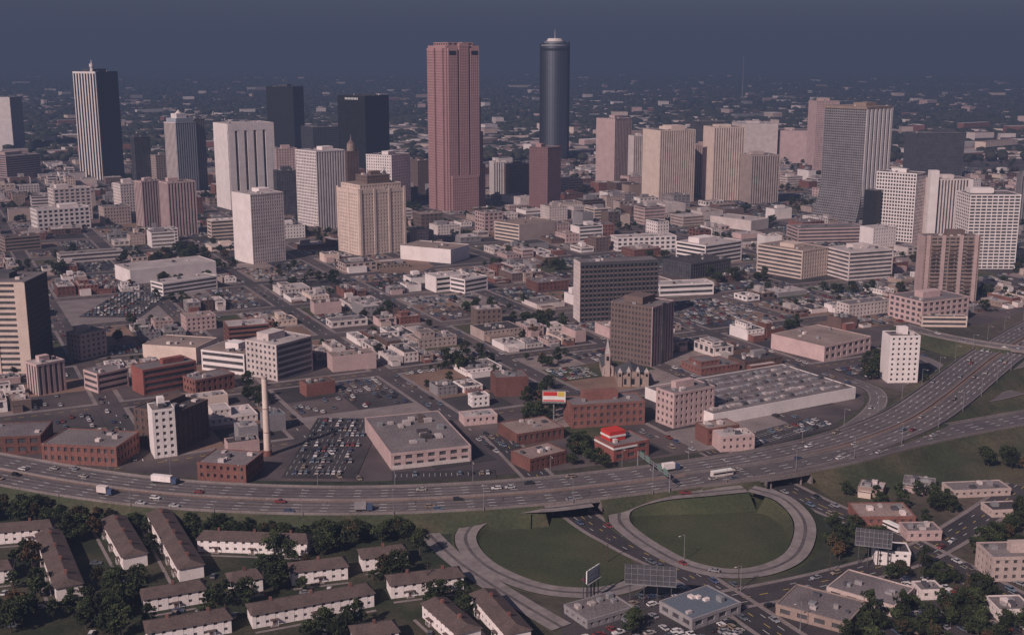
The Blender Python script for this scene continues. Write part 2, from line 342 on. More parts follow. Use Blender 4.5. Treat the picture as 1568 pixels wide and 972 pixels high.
L=[
('stone_courthouse',75,84,140,290,340,'offwhite','ind',None,.6,'rooflight'),
('stone_government_building',48,58,138,322,356,'white','ind',None,.5,'rooflight'),
('government_annex',152,160,200,318,345,'beige','punch',None,.8,'roofgrey'),
('government_building',175,186,224,282,338,'offwhite','punch',None,.8,'rooflight'),
('pink_ribbed_office_building',208,219,247,278,348,'pinkbeige','vert','vert',.8,'rooftan'),
('pink_ribbed_office_building',246,259,301,280,362,'pinkbeige','vert','vert',.8,'rooftan'),
('old_office_building',232,240,262,238,292,'beige','punch',None,.8,'roofgrey'),
('dark_glass_block',202,208,232,210,292,'darkgrey','glass',None,.8,'roofdark'),
('dark_glass_block',420,425,455,262,330,'darkgrey','glass',None,.8,'roofdark'),
('pink_office_block',418,424,456,228,300,'pinkbeige','punch',None,.8,'roofgrey'),
('gold_banded_hall',318,324,362,338,366,'cream','horiz',None,.6,'white'),
('low_white_office_block',228,234,272,352,372,'white','horiz',None,.6,'rooflight'),
('long_low_office_block',88,92,188,390,404,'offwhite','horiz',None,.3,'roofgrey'),
('concrete_library',177,200,330,414,436,'white','blank','blank',.5,'rooflight'),
('white_clinic_building',232,250,332,434,454,'white','horiz',None,.4,'rooflight'),
('flat_roofed_depot',0,8,62,364,386,'tan','horiz',None,.6,'roofbrown'),
('civic_arena',614,690,718,382,404,'white','blank','blank',1.6,'rooftan'),
('white_college_building',652,668,718,424,448,'white','horiz','blank',.6,'rooflight'),
('white_college_annex',690,712,746,428,450,'white','horiz',None,.7,'rooflight'),
('small_brown_brick_block',722,730,768,474,500,'brown','punch',None,.8,'rooflight'),
('beige_department_store',758,795,850,344,372,'cream','blank','horiz',.7,'rooftan'),
('old_brick_block',728,742,770,326,356,'pinkbeige','ind',None,1,'roofgrey'),
('white_office_annex',752,760,792,328,352,'offwhite','punch',None,.7,'rooflight'),
('white_office_block',750,756,774,248,300,'white','vert',None,.8,'rooflight'),
('brown_office_block',772,780,812,252,302,'brown','grid',None,.7,'roofgrey'),
('red_brick_office',895,903,940,344,362,'brick','punch',None,.8,'roofgrey'),
('white_college_hall',936,945,1035,364,385,'white','ind',None,.3,'rooflight'),
('white_stepped_medical_block',1036,1080,1135,376,408,'white','horiz','horiz',.7,'rooflight'),
('dark_glass_low_office',1016,1058,1118,404,428,'darkgrey','glass','glass',.7,'roofdark'),
('white_hospital_wing',1160,1228,1266,384,428,'cream','punch','horiz',1.4,'rooftan'),
('white_hospital_block',1160,1172,1196,362,392,'white','blank',None,1,'rooflight'),
('banded_office_block',1265,1300,1366,386,430,'offwhite','horiz','horiz',.7,'rooflight'),
('low_long_hall',1088,1150,1176,338,354,'offwhite','blank',None,1.8,'rooflight'),
('low_long_hall',1205,1222,1325,350,372,'pinkbeige','horiz',None,.4,'roofgrey'),
('long_roofed_hall',1000,1010,1092,436,454,'white','horiz',None,.35,'rooflight'),
('pink_brick_building',476,482,522,464,482,'pinkbeige','blank',None,.7,'roofbrown'),
('white_low_store',500,508,562,492,503,'offwhite','ind',None,.5,'roofgrey'),
('blank_pink_warehouse',502,510,575,546,570,'pinkbeige','blank','blank',.5,'rooftan'),
('pink_long_warehouse',1182,1262,1332,530,554,'pinkbeige','ind','blank',.9,'rooftan'),
('concrete_podium',42,58,99,558,606,'pinkbeige','vert',None,.8,'rooflight'),
('old_stone_hotel',104,124,162,512,552,'beige','punch','punch',.8,'rooftan'),
('white_hospital_building',220,300,332,532,556,'cream','blank','blank',1.4,'rooftan'),
('white_hospital_building',310,374,412,542,574,'white','horiz','horiz',1.2,'rooftan'),
('hospital_parking_garage',378,424,477,528,584,'offwhite','horizw','punch',.9,'rooflight'),
('brick_office_block',343,350,412,500,530,'brick','horiz',None,.8,'rooflight'),
('brick_office_block',278,286,330,486,508,'pinkbeige','punch',None,.8,'rooftan'),
('red_and_white_banded_building',203,220,300,566,606,'redbrick','horizw','blank',.5,'roofgrey'),
('cream_store',286,292,348,610,628,'cream','blank',None,.5,'rooflight'),
('brick_warehouse',282,300,358,582,606,'brick','punch',None,.6,'roofgrey'),
('white_loft_building',229,236,268,628,702,'white','punch','blank',1.5,'roofgrey'),
('brick_warehouse',208,268,318,632,692,'brownbrick','punch','punch',1.0,'roofdark'),
('brick_apartment_row',66,178,212,684,714,'brick','punch','punch',1.7,'roofgrey'),
('arched_brick_warehouse',-70,62,80,666,694,'brick','punch','ind',2,'roofgrey'),
('low_brick_warehouse',304,376,402,712,740,'brick','small','small',1.3,'roofgrey'),
('grey_shed',360,366,394,654,678,'grey','blank',None,1.0,'rooflight'),
('concrete_shed',400,408,436,636,662,'grey','blank',None,1.0,'roofblue'),
('small_brick_works',345,350,396,678,696,'pinkbeige','blank',None,.6,'roofdark'),
('pink_low_store',460,470,512,588,608,'brick','blank',None,.6,'roofbrown'),
('beige_annex',130,150,196,572,602,'pinkbeige','horiz',None,.8,'roofgrey'),
('brick_store_row',764,792,862,664,682,'brick','punch','blank',.8,'rooftan'),
('brick_store_row',784,812,866,702,722,'brick','small','blank',.7,'rooftan'),
('long_brick_loft',864,876,986,620,656,'brick','punch','punch',.4,'roofgrey'),
('small_white_store',704,712,760,638,652,'pinkbeige','small',None,.6,'rooflight'),
('brick_theatre',752,760,808,578,608,'brick','blank',None,.8,'roofgrey'),
('white_corner_building',718,724,748,606,624,'white','punch',None,.7,'rooflight'),
('ornate_brick_hotel',1006,1032,1092,602,656,'pinkbeige','punch','punch',.5,'roofgrey'),
('pink_hospital_house',1066,1084,1130,656,682,'brick','small','blank',.6,'rooftan'),
('pink_hospital_house',1092,1104,1154,668,692,'pinkbeige','small','blank',.6,'rooflight'),
('row_of_small_offices',1282,1300,1365,466,486,'offwhite','punch',None,.3,'roofgrey'),
('low_workshop',1012,1060,1132,946,964,'grey','ind',None,.7,'roofblue'),
('low_workshop',1190,1296,1324,952,970,'tan','small','ind',1.2,'roofgrey'),
('low_workshop',1268,1368,1398,926,944,'beige','small','ind',1.2,'roofgrey'),
('white_two_storey_house',1336,1342,1392,842,864,'white','small',None,.6,'roofdark'),
('cream_apartment_block',1496,1520,1600,852,890,'beige','punch','punch',.6,'roofgrey'),
('pink_shop_row',1300,1316,1400,790,806,'brick','small',None,.6,'rooftan'),
('pink_shop_row',1378,1390,1440,812,828,'pinkbeige','small',None,.6,'roofgrey'),
('long_shed',1444,1460,1546,750,762,'beige','small',None,.35,'roofgrey'),
('long_shed',1504,1520,1600,780,792,'beige','small',None,.35,'roofdark'),
('small_house',1398,1410,1442,902,918,'offwhite','small',None,.8,'roofgrey'),
('small_house',1510,1530,1580,932,950,'offwhite','small',None,.8,'roofgrey'),
('low_workshop',866,900,968,948,962,'grey','small',None,.7,'roofgrey'),
]
for a in L:
    T(a[0],a[1],a[2],a[3],a[4],a[5],a[6],a[7],a[8],a[9],roof=a[10],glass=random.choice(['glassmid','glass']) if a[6] in('brick','white') else 'glassmid',pent=(a[5]-a[4]>30),n=5)
fr,mb=T('concrete_medical_tower',-40,42,76,432,572,'darkgrey','fine','horiz',1.0,wml='cream',roof='roofgrey',glass='glassmid',fin=False)  # dark grey right face, cream left: shaded and sunlit sides put into wall colours
bxf(mb,fr,-.8,-.8,-.3,.85,fr.wl*.2,fr.h,'cream'); bxf(mb,fr,-.8,fr.wl*.55,-.3,.85,fr.wl*.06,fr.h,'cream'); mb.finish('concrete_medical_tower',fr.P)
fr,mb=T('flat_roofed_depot_hall',560,600,720,694,719,'pinkbeige','ind','blank',1.5,fin=False,pent=False,n=0,roof='roofgrey')
for i in range(16): bxf(mb,fr,U(2,fr.wr-7),U(3,fr.wl-8),fr.h-.36,U(2,6),U(2,5),U(.8,2.4),random.choice(['rooflight','roofdark','metal','roofbrown']))
bxf(mb,fr,0,-.62,0,fr.wr*.99,.1,2.2,'offwhite')
mb.finish('flat_roofed_depot_hall',fr.P)
P0=G(1092,652); P1=G(1308,610); a=math.atan2(P1[1]-P0[1],P1[0]-P0[0]); fr=Fr(); fr.P=P0; fr.r=(math.cos(a),math.sin(a)); fr.l=(-math.sin(a),math.cos(a)); fr.wr=math.dist(P0,P1); fr.wl=62; fr.h=7
mb=MB(); vol(mb,fr,0,fr.wr,0,fr.wl,-.3,7,'blank','blank','white',roof='roofgrey')
for i in range(26):
    for j in range(6): bxf(mb,fr,3+i*fr.wr/27+U(-1,1),5+j*9.5,6.64,U(2,3.4),U(1.5,3.4),U(.6,1.6),random.choice(['rooflight','metal','grey','roofgrey','darkgrey']))
for j in range(5): bxf(mb,fr,0.5,7+j*9.8,6.7,fr.wr-1,.5,.5,'rooflight')
mb.finish('market_hall_with_roof_vents',P0); reserved.append((P0[0],P0[1],fr.r,fr.l,fr.wr,fr.wl))
fr,mb=T('red_and_white_fire_station',912,940,992,682,707,'redbrick','ind','blank',.8,fin=False,roof='roofgrey',pent=False)
bxf(mb,fr,-.7,-.7,fr.h-2.2,fr.wr*.7,fr.wl+1,.9,'paint'); bxf(mb,fr,2,fr.wl*.4,fr.h-.4,fr.wr*.45,fr.wl*.5,5,'signred'); bxf(mb,fr,1.8,fr.wl*.4-.2,fr.h+1.6,fr.wr*.47,fr.wl*.52,1,'paint'); mb.finish('red_and_white_fire_station',fr.P)
X,Y=G(410,697); z=ZT(Y,577); mb=MB(); mb.cyl(X,Y,0,z,1.85,1.4,24,'cream'); mb.cyl(X,Y,z-.6,z+.3,1.6,1.6,24,'beige'); mb.cyl(X,Y,0,3,2.4,2.2,24,'brick'); mb.cyl(X,Y,z*.3,z*.3+.4,1.85,1.85,24,'tan'); mb.cyl(X,Y,z*.6,z*.6+.4,1.7,1.7,24,'tan'); mb.finish('smokestack',(X,Y))
# ================================================= roads
def catmull(P,step=6):
    out=[]
    P=[P[0]]+list(P)+[P[-1]]
    for i in range(1,len(P)-2):
        p0,p1,p2,p3=[np.array(q,float) for q in P[i-1:i+3]]
        n=max(2,int(np.linalg.norm(p2-p1)/step))
        for k in range(n):
            t=k/n; out.append(.5*((2*p1)+(-p0+p2)*t+(2*p0-5*p1+4*p2-p3)*t*t+(-p0+3*p1-3*p2+p3)*t**3))
    out.append(np.array(P[-1],float)); return np.array(out)
def path(pp,step=6):
    return catmull([(*G(a,b,c),c) for a,b,c in pp],step)
def offs(Pt):
    T_=np.gradient(Pt[:,:2],axis=0); T_/=np.linalg.norm(T_,axis=1)[:,None]
    return T_,np.stack([-T_[:,1],T_[:,0]],1)
def strip(mb,Pt,o0,o1,dz,m,gaps=None):
    T_,N_=offs(Pt)
    for i in range(len(Pt)-1):
        a,b=Pt[i],Pt[i+1]
        mb.poly([(a[0]+N_[i,0]*o0,a[1]+N_[i,1]*o0,a[2]+dz),(b[0]+N_[i+1,0]*o0,b[1]+N_[i+1,1]*o0,b[2]+dz),
                 (b[0]+N_[i+1,0]*o1,b[1]+N_[i+1,1]*o1,b[2]+dz),(a[0]+N_[i,0]*o1,a[1]+N_[i,1]*o1,a[2]+dz)],m)
def ribbon(mb,Pt,o,z0,z1,w,m):
    T_,N_=offs(Pt)
    for i in range(len(Pt)-1):
        a,b=Pt[i],Pt[i+1]; q=[]
        for (p,n) in ((a,N_[i]),(b,N_[i+1])):
            for oo in (o-w/2,o+w/2): q.append((p[0]+n[0]*oo,p[1]+n[1]*oo,p[2]))
        A0,A1,B0,B1=q
        mk=lambda p,dz:(p[0],p[1],p[2]+dz)
        mb.poly([mk(A0,z0),mk(B0,z0),mk(B0,z1),mk(A0,z1)],m); mb.poly([mk(A1,z0),mk(B1,z0),mk(B1,z1),mk(A1,z1)],m); mb.poly([mk(A0,z1),mk(B0,z1),mk(B1,z1),mk(A1,z1)],m)
def skirt(mb,Pt,hw,m,gap=None,slope=1.7):
    T_,N_=offs(Pt)
    for i in range(len(Pt)-1):
        if gap is not None:
            c=(Pt[i]+Pt[i+1])/2
            if any(abs((c[0]-g[0])*T_[i,0]+(c[1]-g[1])*T_[i,1])<g[2] and math.dist(c[:2],g[:2])<40 for g in gap): continue
        for s in (-1,1):
            q=[]
            for k in (i,i+1):
                p,n=Pt[k],N_[k]; z=max(p[2],.05)
                q.append((p[0]+n[0]*s*hw,p[1]+n[1]*s*hw,p[2]-.12)); q.append((p[0]+n[0]*s*(hw+z*slope+.5),p[1]+n[1]*s*(hw+z*slope+.5),-.3))
            mb.poly([q[0],q[1],q[3],q[2]],m)
def dashes(mb,Pt,o,dz,on,off,w,m):
    T_,N_=offs(Pt); d=0
    for i in range(len(Pt)-1):
        a,b=Pt[i],Pt[i+1]; Ls=np.linalg.norm(b[:2]-a[:2])
        if (d%(on+off))<on:
            q=[]
            for (p,n) in ((a,N_[i]),(b,N_[i+1])):
                for oo in (o-w/2,o+w/2): q.append((p[0]+n[0]*oo,p[1]+n[1]*oo,p[2]+dz))
            mb.poly([q[0],q[2],q[3],q[1]],m)
        d+=Ls
z=6.0; HHW=16.5
HW=path([(-320,655,z),(-150,690,z),(0,718,z),(120,739,z),(250,755,z),(400,764,z),(550,766,z),(700,761,z),(850,750,z),(1000,733,z),(1100,719,z),(1200,702,z),(1300,678,z),(1390,643,z),(1445,607,z),(1490,571,z),(1530,541,z),(1600,499,z),(1700,450,z)],3)
BR=path([(1060,736,z),(1130,727,z),(1200,717,z),(1300,698,z),(1420,668,5),(1568,640,4),(1800,600,3)],3)
RC=path([(1150,700,z),(1230,684,5),(1290,662,3),(1330,635,1),(1345,612,.3),(1335,595,.2),(1300,582,.15)],3)
L1=path([(905,770,6),(850,777,5.2),(790,781,4),(740,793,2.5),(713,820,.8),(728,852,.3),(770,880,.25),(840,903,.2),(930,905,.2),(1010,880,.2)],3)
L2=path([(1150,748,5.6),(1200,764,4.5),(1232,800,2.5),(1222,845,1),(1180,870,.4),(1120,878,.25),(1055,866,.2),(1005,842,.25),(965,815,.4),(948,795,1),(958,776,2.2),(1010,761,4),(1080,754,5),(1140,748,5.4)],3)
L4=path([(640,800,.2),(690,850,.2),(745,890,.2),(800,925,.2),(860,960,.2)],3)
FR=path([(-120,726,.5),(0,748,.5),(110,768,.5),(200,778,.5),(300,786,.5),(380,786,1.5),(470,784,4)],3)
OV=path([(1380,498,3),(1430,512,6),(1490,524,8),(1560,534,8),(1700,545,8)],3)
R5=path([(1560,600,2),(1500,612,3),(1470,600,4),(1500,575,5),(1580,555,5)],3)
R6=path([(1405,545,.3),(1435,560,.3),(1450,590,.5),(1430,615,2)],3)
S3=path([(760,665,.05),(875,778,.05),(955,830,.05),(1040,872,.05),(1115,918,.05),(1190,968,.05),(1330,1060,.05)],3)
S4=path([(1090,690,.05),(1180,735,.05),(1260,775,.05),(1350,812,.05),(1460,868,.05),(1568,925,.05),(1760,1025,.05)],3)
S5=path([(1568,745,.05),(1490,800,.05),(1400,850,.05),(1280,885,.05),(1190,905,.05),(1120,918,.05)],3)
def cross(A,B):
    D=np.linalg.norm(A[:,None,:2]-B[None,:,:2],axis=2); i,j=np.unravel_index(D.argmin(),D.shape); return A[i]
g1=cross(HW,S3); g2=cross(HW,S4); g3=cross(BR,S4)
gaps=[(g1[0],g1[1],13),(g2[0],g2[1],13),(g3[0],g3[1],11)]
mb=MB()
skirt(mb,HW,HHW,'lawn',gaps); skirt(mb,BR,9.5,'lawn',gaps); skirt(mb,RC,5.5,'lawn'); skirt(mb,FR,4.5,'lawn')
for q in (L1,L2): skirt(mb,q,4.9,'lawnloop',gaps)
skirt(mb,OV,6,'lawn',[(OV[45][0],OV[45][1],40)]) 
skirt(mb,R5,5,'lawn'); mb.finish('highway_embankment')
def road(name,Pt,hw,m,lanes=(),edge=True,deck=0.0,par=False,med=False,wear=()):
    mb=MB()
    strip(mb,Pt,-hw,hw,0,m)
    if deck:
        strip(mb,Pt,-hw,hw,-deck,'concrete'); ribbon(mb,Pt,hw,-deck,0.02,.3,'concrete'); ribbon(mb,Pt,-hw,-deck,.02,.3,'concrete')
    if par:
        ribbon(mb,Pt,hw,.02,.95,.35,'concrete'); ribbon(mb,Pt,-hw,.02,.95,.35,'concrete')
    if med: ribbon(mb,Pt,0,0.02,.9,.6,'concrete'); strip(mb,Pt,-1.6,1.6,.03,'dirt')
    for o in wear: strip(mb,Pt,o-.7,o+.7,.03,'oilstain')
    for o in lanes: dashes(mb,Pt,o,.06,3.2,9,.28,'paint')
    if edge:
        for s in (-1,1): dashes(mb,Pt,s*(hw-.9),.06,1e9,0,.2,'rooflight')
    return mb.finish(name)
road('highway_road',HW,HHW,'highwaycon',lanes=(-12.3,-8.8,-5.3,5.3,8.8,12.3),deck=1.3,par=True,med=True,wear=(-14,-10.5,-7,-3.6,14,10.5,7,3.6))
BR[:,2]+=.06; road('highway_branch_road',BR,9.5,'highwayasp',lanes=(-3.5,0.1,3.6),deck=1.3,par=True)
RC[:,2]+=.10; road('ramp_road',RC,5.5,'highwaycon',lanes=(0,))
FR[:,2]+=.1; mb=MB(); strip(mb,FR,-4.5,4.5,0,'highwayasp'); ribbon(mb,FR,-4.6,-.4,1.3,.3,'green'); mb.finish('frontage_road')
for i,q in enumerate((L1,L2,L4)):
    q[:,2]+=.12+.03*i; road('loop_ramp_road',q,4.5,'rampcon',edge=False,wear=(0,))
road('overpass_road',OV,6,'highwaycon',lanes=(0,),deck=1.2,par=True); R5[:,2]+=.1; road('ramp_road',R5,5,'highwaycon'); R6[:,2]+=.1; road('ramp_road',R6,4.5,'highwaycon')
for i,q in enumerate((S3,S4,S5)):
    q[:,2]+=.06+.02*i
    mb=MB(); strip(mb,q,-6.5,6.5,0,'asphalt')
    for s in (-1,1): strip(mb,q,s*6.5,s*8.4,.12,'concrete'); ribbon(mb,q,s*6.5,-.1,.13,.15,'concrete')
    dashes(mb,q,0,.04,3.2,6,.25,'yellow'); dashes(mb,q,-3.3,.04,3.2,9,.2,'paint'); dashes(mb,q,3.3,.04,3.2,9,.2,'paint'); mb.finish('street')
def bridge(g,Pt,hw):
    T_,N_=offs(Pt); i=np.linalg.norm(Pt[:,:2]-np.array(g[:2]),axis=1).argmin(); t=T_[i]; n=N_[i]; mb=MB(); p=Pt[i]
    for s in (-1,1):
        x=p[0]+t[0]*s*13-n[0]*hw; y=p[1]+t[1]*s*13-n[1]*hw
        mb.box(x,y,-.3,(t[0],t[1]),(n[0],n[1]),1.0,2*hw,5.2,'concrete')
        for k in range(7):
            q=-hw+2+k*(2*hw-4)/6; mb.cyl(p[0]+t[0]*s*8.6+n[0]*q,p[1]+t[1]*s*8.6+n[1]*q,-.2,4.3,.55,.55,12,'concrete')
        mb.box(p[0]+t[0]*(s*8.6-.6)-n[0]*(hw-.8),p[1]+t[1]*(s*8.6-.6)-n[1]*(hw-.8),4.1,(t[0],t[1]),(n[0],n[1]),1.2,2*hw-1.6,.58,'concrete')
    mb.finish('highway_bridge_supports')
bridge(g1,HW,HHW); bridge(g2,HW,HHW); bridge(g3,BR,9.5)
T_,N_=offs(OV); mb=MB()
for i in range(24,len(OV),9):
    for s in (-4,4): mb.cyl(OV[i][0]+N_[i][0]*s,OV[i][1]+N_[i][1]*s,-.2,OV[i][2]-1.2,.7,.7,12,'concrete')
mb.finish('overpass_columns')
# ================================================= ground sheets
mb=MB(); mb.poly([(-40000,-3000,0),(40000,-3000,0),(40000,60000,0),(-40000,60000,0)],'groundmat'); mb.finish('ground')
def sheet(name,pix,z,m):
    mb=MB(); mb.poly([(*G(a,b),z) for a,b in pix],m); return mb.finish(name)
citypix=[(-420,640),(-150,665),(0,692),(120,712),(250,728),(400,736),(550,737),(700,732),(850,720),(1000,702),(1100,688),(1180,684),(1275,650),(1322,622),(1325,600),(1290,575),(1380,600),(1400,575),(1425,548),(1370,508),(1420,494),(1500,498),(1568,478),(1900,420),(2050,215),(-500,215)]
cityp=[G(a,b) for a,b in citypix]
sheet('city_asphalt',citypix,.02,'asphalt2')
sheet('housing_ground',[(-700,800),(-300,740),(0,770),(300,800),(640,810),(700,860),(860,980),(960,1150),(-900,1150)],.03,'housingground')
sheet('lawn',[(735,800),(760,788),(860,782),(900,795),(960,848),(985,880),(930,902),(850,900),(780,882),(740,855),(722,825)],.06,'lawnloop')
sheet('lawn',[(930,790),(1000,765),(1100,758),(1170,765),(1215,800),(1212,845),(1170,866),(1110,872),(1050,862),(980,830)],.06,'lawnloop')
sheet('lawn',[(1240,740),(1440,690),(1568,662),(1900,620),(1900,700),(1600,735),(1420,752),(1290,775)],.04,'lawn')
sheet('lawn',[(1420,600),(1445,560),(1568,548),(1900,520),(1900,600),(1568,632),(1440,655),(1340,672),(1330,660)],.04,'lawn')
sheet('asphalt_lot',[(1100,930),(1200,905),(1420,880),(1560,960),(1640,1080),(1300,1100)],.05,'asphalt')
sheet('asphalt_lot',[(860,925),(1000,905),(1080,930),(1160,985),(1200,1060),(860,1060)],.045,'asphalt')
sheet('construction_dirt',[(560,400),(640,392),(665,408),(640,420),(585,418)],.27,'dirt')
def inpoly(x,y,P):
    c=False; n=len(P); j=n-1
    for i in range(n):
        if ((P[i][1]>y)!=(P[j][1]>y)) and (x<(P[j][0]-P[i][0])*(y-P[i][1])/(P[j][1]-P[i][1])+P[i][0]): c=not c
        j=i
    return c
def rdist(x,y,lst):
    m=1e9
    for (X,Y,r,l,w,d) in lst:
        dx,dy=x-X,y-Y
        if abs(dx)+abs(dy)>260: continue
        s=dx*r[0]+dy*r[1]; t=dx*l[0]+dy*l[1]
        a=max(-s,0,s-w); b=max(-t,0,t-d); m=min(m,math.hypot(a,b))
    return m
def resdist(x,y): return rdist(x,y,reserved)
# ================================================= cars
def carmesh(paint,kind=0):
    mb=MB(); w=.88
    if kind==0: prof=[(-2.2,.32),(-2.28,.7),(-2.15,.9),(-1.45,.96),(.95,.95),(2.0,.82),(2.25,.62),(2.2,.32)]; cab=(-1.6,1.05,-1.05,.35,1.42)
    elif kind==1: prof=[(-2.2,.35),(-2.28,.8),(-2.2,.98),(-1.5,1.0),(.95,.98),(2.0,.86),(2.25,.66),(2.2,.35)]; cab=(-2.15,1.05,-1.9,.4,1.5)
    else: prof=[(-2.5,.45),(-2.55,1.0),(-2.5,1.12),(-1,1.12),(1.2,1.12),(2.3,1.0),(2.5,.8),(2.45,.45)]; cab=(-.6,1.2,-.4,.6,1.85)
    n=len(prof)
    for s in (-1,1): mb.poly([(x,s*w,z) for x,z in prof],paint)
    for i in range(n):
        a=prof[i];b=prof[(i+1)%n]; mb.poly([(a[0],-w,a[1]),(b[0],-w,b[1]),(b[0],w,b[1]),(a[0],w,a[1])],paint)
    x0,x1,u0,u1,zt=cab; zb=.95 if kind<2 else 1.1; wb,wt=.82,.64
    B_=[(x0,-wb,zb),(x1,-wb,zb),(x1,wb,zb),(x0,wb,zb)]; T2=[(u0,-wt,zt),(u1,-wt,zt),(u1,wt,zt),(u0,wt,zt)]
    for i in range(4): j=(i+1)%4; mb.poly([B_[i],B_[j],T2[j],T2[i]],'glass')
    mb.box(u0-.05,-wt-.03,zt-.01,X1,Y1,u1-u0+.1,2*wt+.06,.05,paint)
    for px in (-.35,): mb.box(px,-.83,zb,X1,Y1,.1,.06,.3,paint); mb.box(px,.77,zb,X1,Y1,.1,.06,.3,paint)
    for s in (-1,1):
        mb.box(2.14,s*.6-.15,.55,X1,Y1,.13,.3,.14,'paint'); mb.box(-2.3,s*.6-.15,.62,X1,Y1,.08,.3,.14,'signred')
        for x in (-1.35,1.4):
            a=[(x+.33*math.cos(k*math.pi/5),s*.92,.33+.33*math.sin(k*math.pi/5)) for k in range(10)]; b=[(p[0],s*.7,p[2]) for p in a]
            mb.poly(a,'tyre')
            for k in range(10): mb.poly([a[k],a[(k+1)%10],b[(k+1)%10],b[k]],'tyre')
    return mb.finish('car_mesh',meshonly=True)
cars=[carmesh('carpaint_%d'%i,0 if i%3 else 1) for i in range(len(CARCOL))]+[carmesh('carpaint_0',2),carmesh('carpaint_4',2)]
wts=[12,12,13,12,5,9,9,10,9,7,2,3]
def rc(): return random.choices(cars,wts)[0]
farcars=[]
def park(x,y,z,ang):
    if y<950: inst('parked_car',rc(),x,y,z,ang+(math.pi if R()<.5 else 0)+U(-.03,.03))
    else: farcars.append((x,y,z,ang,random.choices(range(10),wts[:10])[0]))
# ================================================= trees
def treemesh(seed,H,Rr,mats_,n=26,q=38,fs=.78):
    rs=np.random.RandomState(seed); mb=MB()
    mb.cyl(0,0,-.3,H*.45,.32,.2,7,'bark',cap=False)
    th=H*.38
    for k in range(6):
        a=rs.rand()*6.28; e=(math.cos(a)*Rr*.55,math.sin(a)*Rr*.55,H*(.6+.25*rs.rand())); w=.1
        mb.poly([(-w,0,th),(w,0,th),(e[0]+.03,e[1],e[2]),(e[0]-.03,e[1],e[2])],'bark'); mb.poly([(0,-w,th),(0,w,th),(e[0],e[1]+.03,e[2]),(e[0],e[1]-.03,e[2])],'bark')
    for k in range(n):
        a=rs.rand()*6.283; rr=Rr*math.sqrt(rs.rand())*.85; hz=rs.rand()
        env=math.sin(math.pi*min(1,.18+hz*.78))
        c=np.array([math.cos(a)*rr*env,math.sin(a)*rr*env,H*(.34+.6*hz)])
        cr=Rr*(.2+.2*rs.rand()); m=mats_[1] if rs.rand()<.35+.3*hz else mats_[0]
        d=rs.normal(size=(q,3)); d/=np.linalg.norm(d,axis=1)[:,None]; d*= (rs.rand(q,1)**.4)*cr; d[:,2]*=.75
        for i in range(q):
            p=c+d[i]; u=rs.normal(size=3); u/=np.linalg.norm(u); v=np.cross(u,rs.normal(size=3)); v/=np.linalg.norm(v)
            s=fs*(.5+rs.rand()*.6); 
            mb.poly([tuple(p-u*s*.5-v*s*.3),tuple(p+u*s*.5-v*s*.35),tuple(p+u*s*.4+v*s*.4),tuple(p-u*s*.35+v*s*.45)],m)
    return mb.finish('tree_mesh',meshonly=True)
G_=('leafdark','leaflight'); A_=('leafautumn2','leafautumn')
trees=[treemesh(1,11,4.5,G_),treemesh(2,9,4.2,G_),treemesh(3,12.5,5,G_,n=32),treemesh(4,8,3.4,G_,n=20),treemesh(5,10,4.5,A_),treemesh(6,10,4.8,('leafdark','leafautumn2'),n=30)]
shrub=treemesh(9,2.6,2.2,G_,n=12,q=30,fs=.5)
tw=[5,5,4,4,1,2]
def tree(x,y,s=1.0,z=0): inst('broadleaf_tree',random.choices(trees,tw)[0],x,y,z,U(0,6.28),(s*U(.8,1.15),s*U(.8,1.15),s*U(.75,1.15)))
allroads=np.concatenate([q[:,:2] for q in (HW,)]); ramps=np.concatenate([q[:,:2] for q in (BR,RC,L1,L2,L4,FR,S3,S4,S5,R5,R6,OV)])
def roaddist(x,y):
    a=np.sqrt(((allroads-np.array([x,y]))**2).sum(1)).min()-HHW; b=np.sqrt(((ramps-np.array([x,y]))**2).sum(1)).min()-7; return min(a,b)
# ================================================= row houses
def rowhouse(A,B,depth=9,h=5.4):
    a=math.atan2(B[1]-A[1],B[0]-A[0]); W=math.dist(A,B)
    fr=Fr(); fr.P=A; fr.r=(math.cos(a),math.sin(a)); fr.l=(-math.sin(a),math.cos(a)); mb=MB()
    r,l=fr.r,fr.l; D=depth
    ST['rh']=(3.4,2.7,.64,.6)
    vol(mb,fr,0,W,0,D,-.3,h,'rh','blank','white',roof='roofbrown',dp=.22,top=.3,glass='glassmid')
    e=.9; hr=h+2.3
    def P3(s,t,z): x,y=ptf(fr,s,t); return (x,y,z)
    c0,c1,c2,c3=P3(-e,-e,h),P3(W+e,-e,h),P3(W+e,D+e,h),P3(-e,D+e,h); k0,k1=P3(1.2,D/2,hr),P3(W-1.2,D/2,hr)
    mb.poly([c0,c1,k1,k0],'roofbrown'); mb.poly([c2,c3,k0,k1],'roofbrown'); mb.poly([c1,c2,k1],'roofbrown'); mb.poly([c3,c0,k0],'roofbrown')
    mb.poly([c3,c2,c1,c0],'offwhite')
    nfl=max(1,int(W/12))
    for i in range(nfl):
        s=W*(i+.5)/nfl
        bxf(mb,fr,s-.5,D/2-.5,h+1.2,1,1,2.2,'brick')
        bxf(mb,fr,s-1.5,-1.7,2.4,3,1.5,.18,'roofbrown')
        for q in (-1.35,1.2): bxf(mb,fr,s+q,-1.6,-.1,.15,.15,2.5,'paint')
        bxf(mb,fr,s-.5,-.3,-.1,1,.12,2.2,'brown')
        bxf(mb,fr,s-1.5,-1.7,-.2,3,1.5,.4,'concrete')
    bxf(mb,fr,0,-4.2,-.2,W,1.3,.3,'concrete')
    mb.finish('row_house',A); reserved.append((A[0],A[1],r,l,W,D))
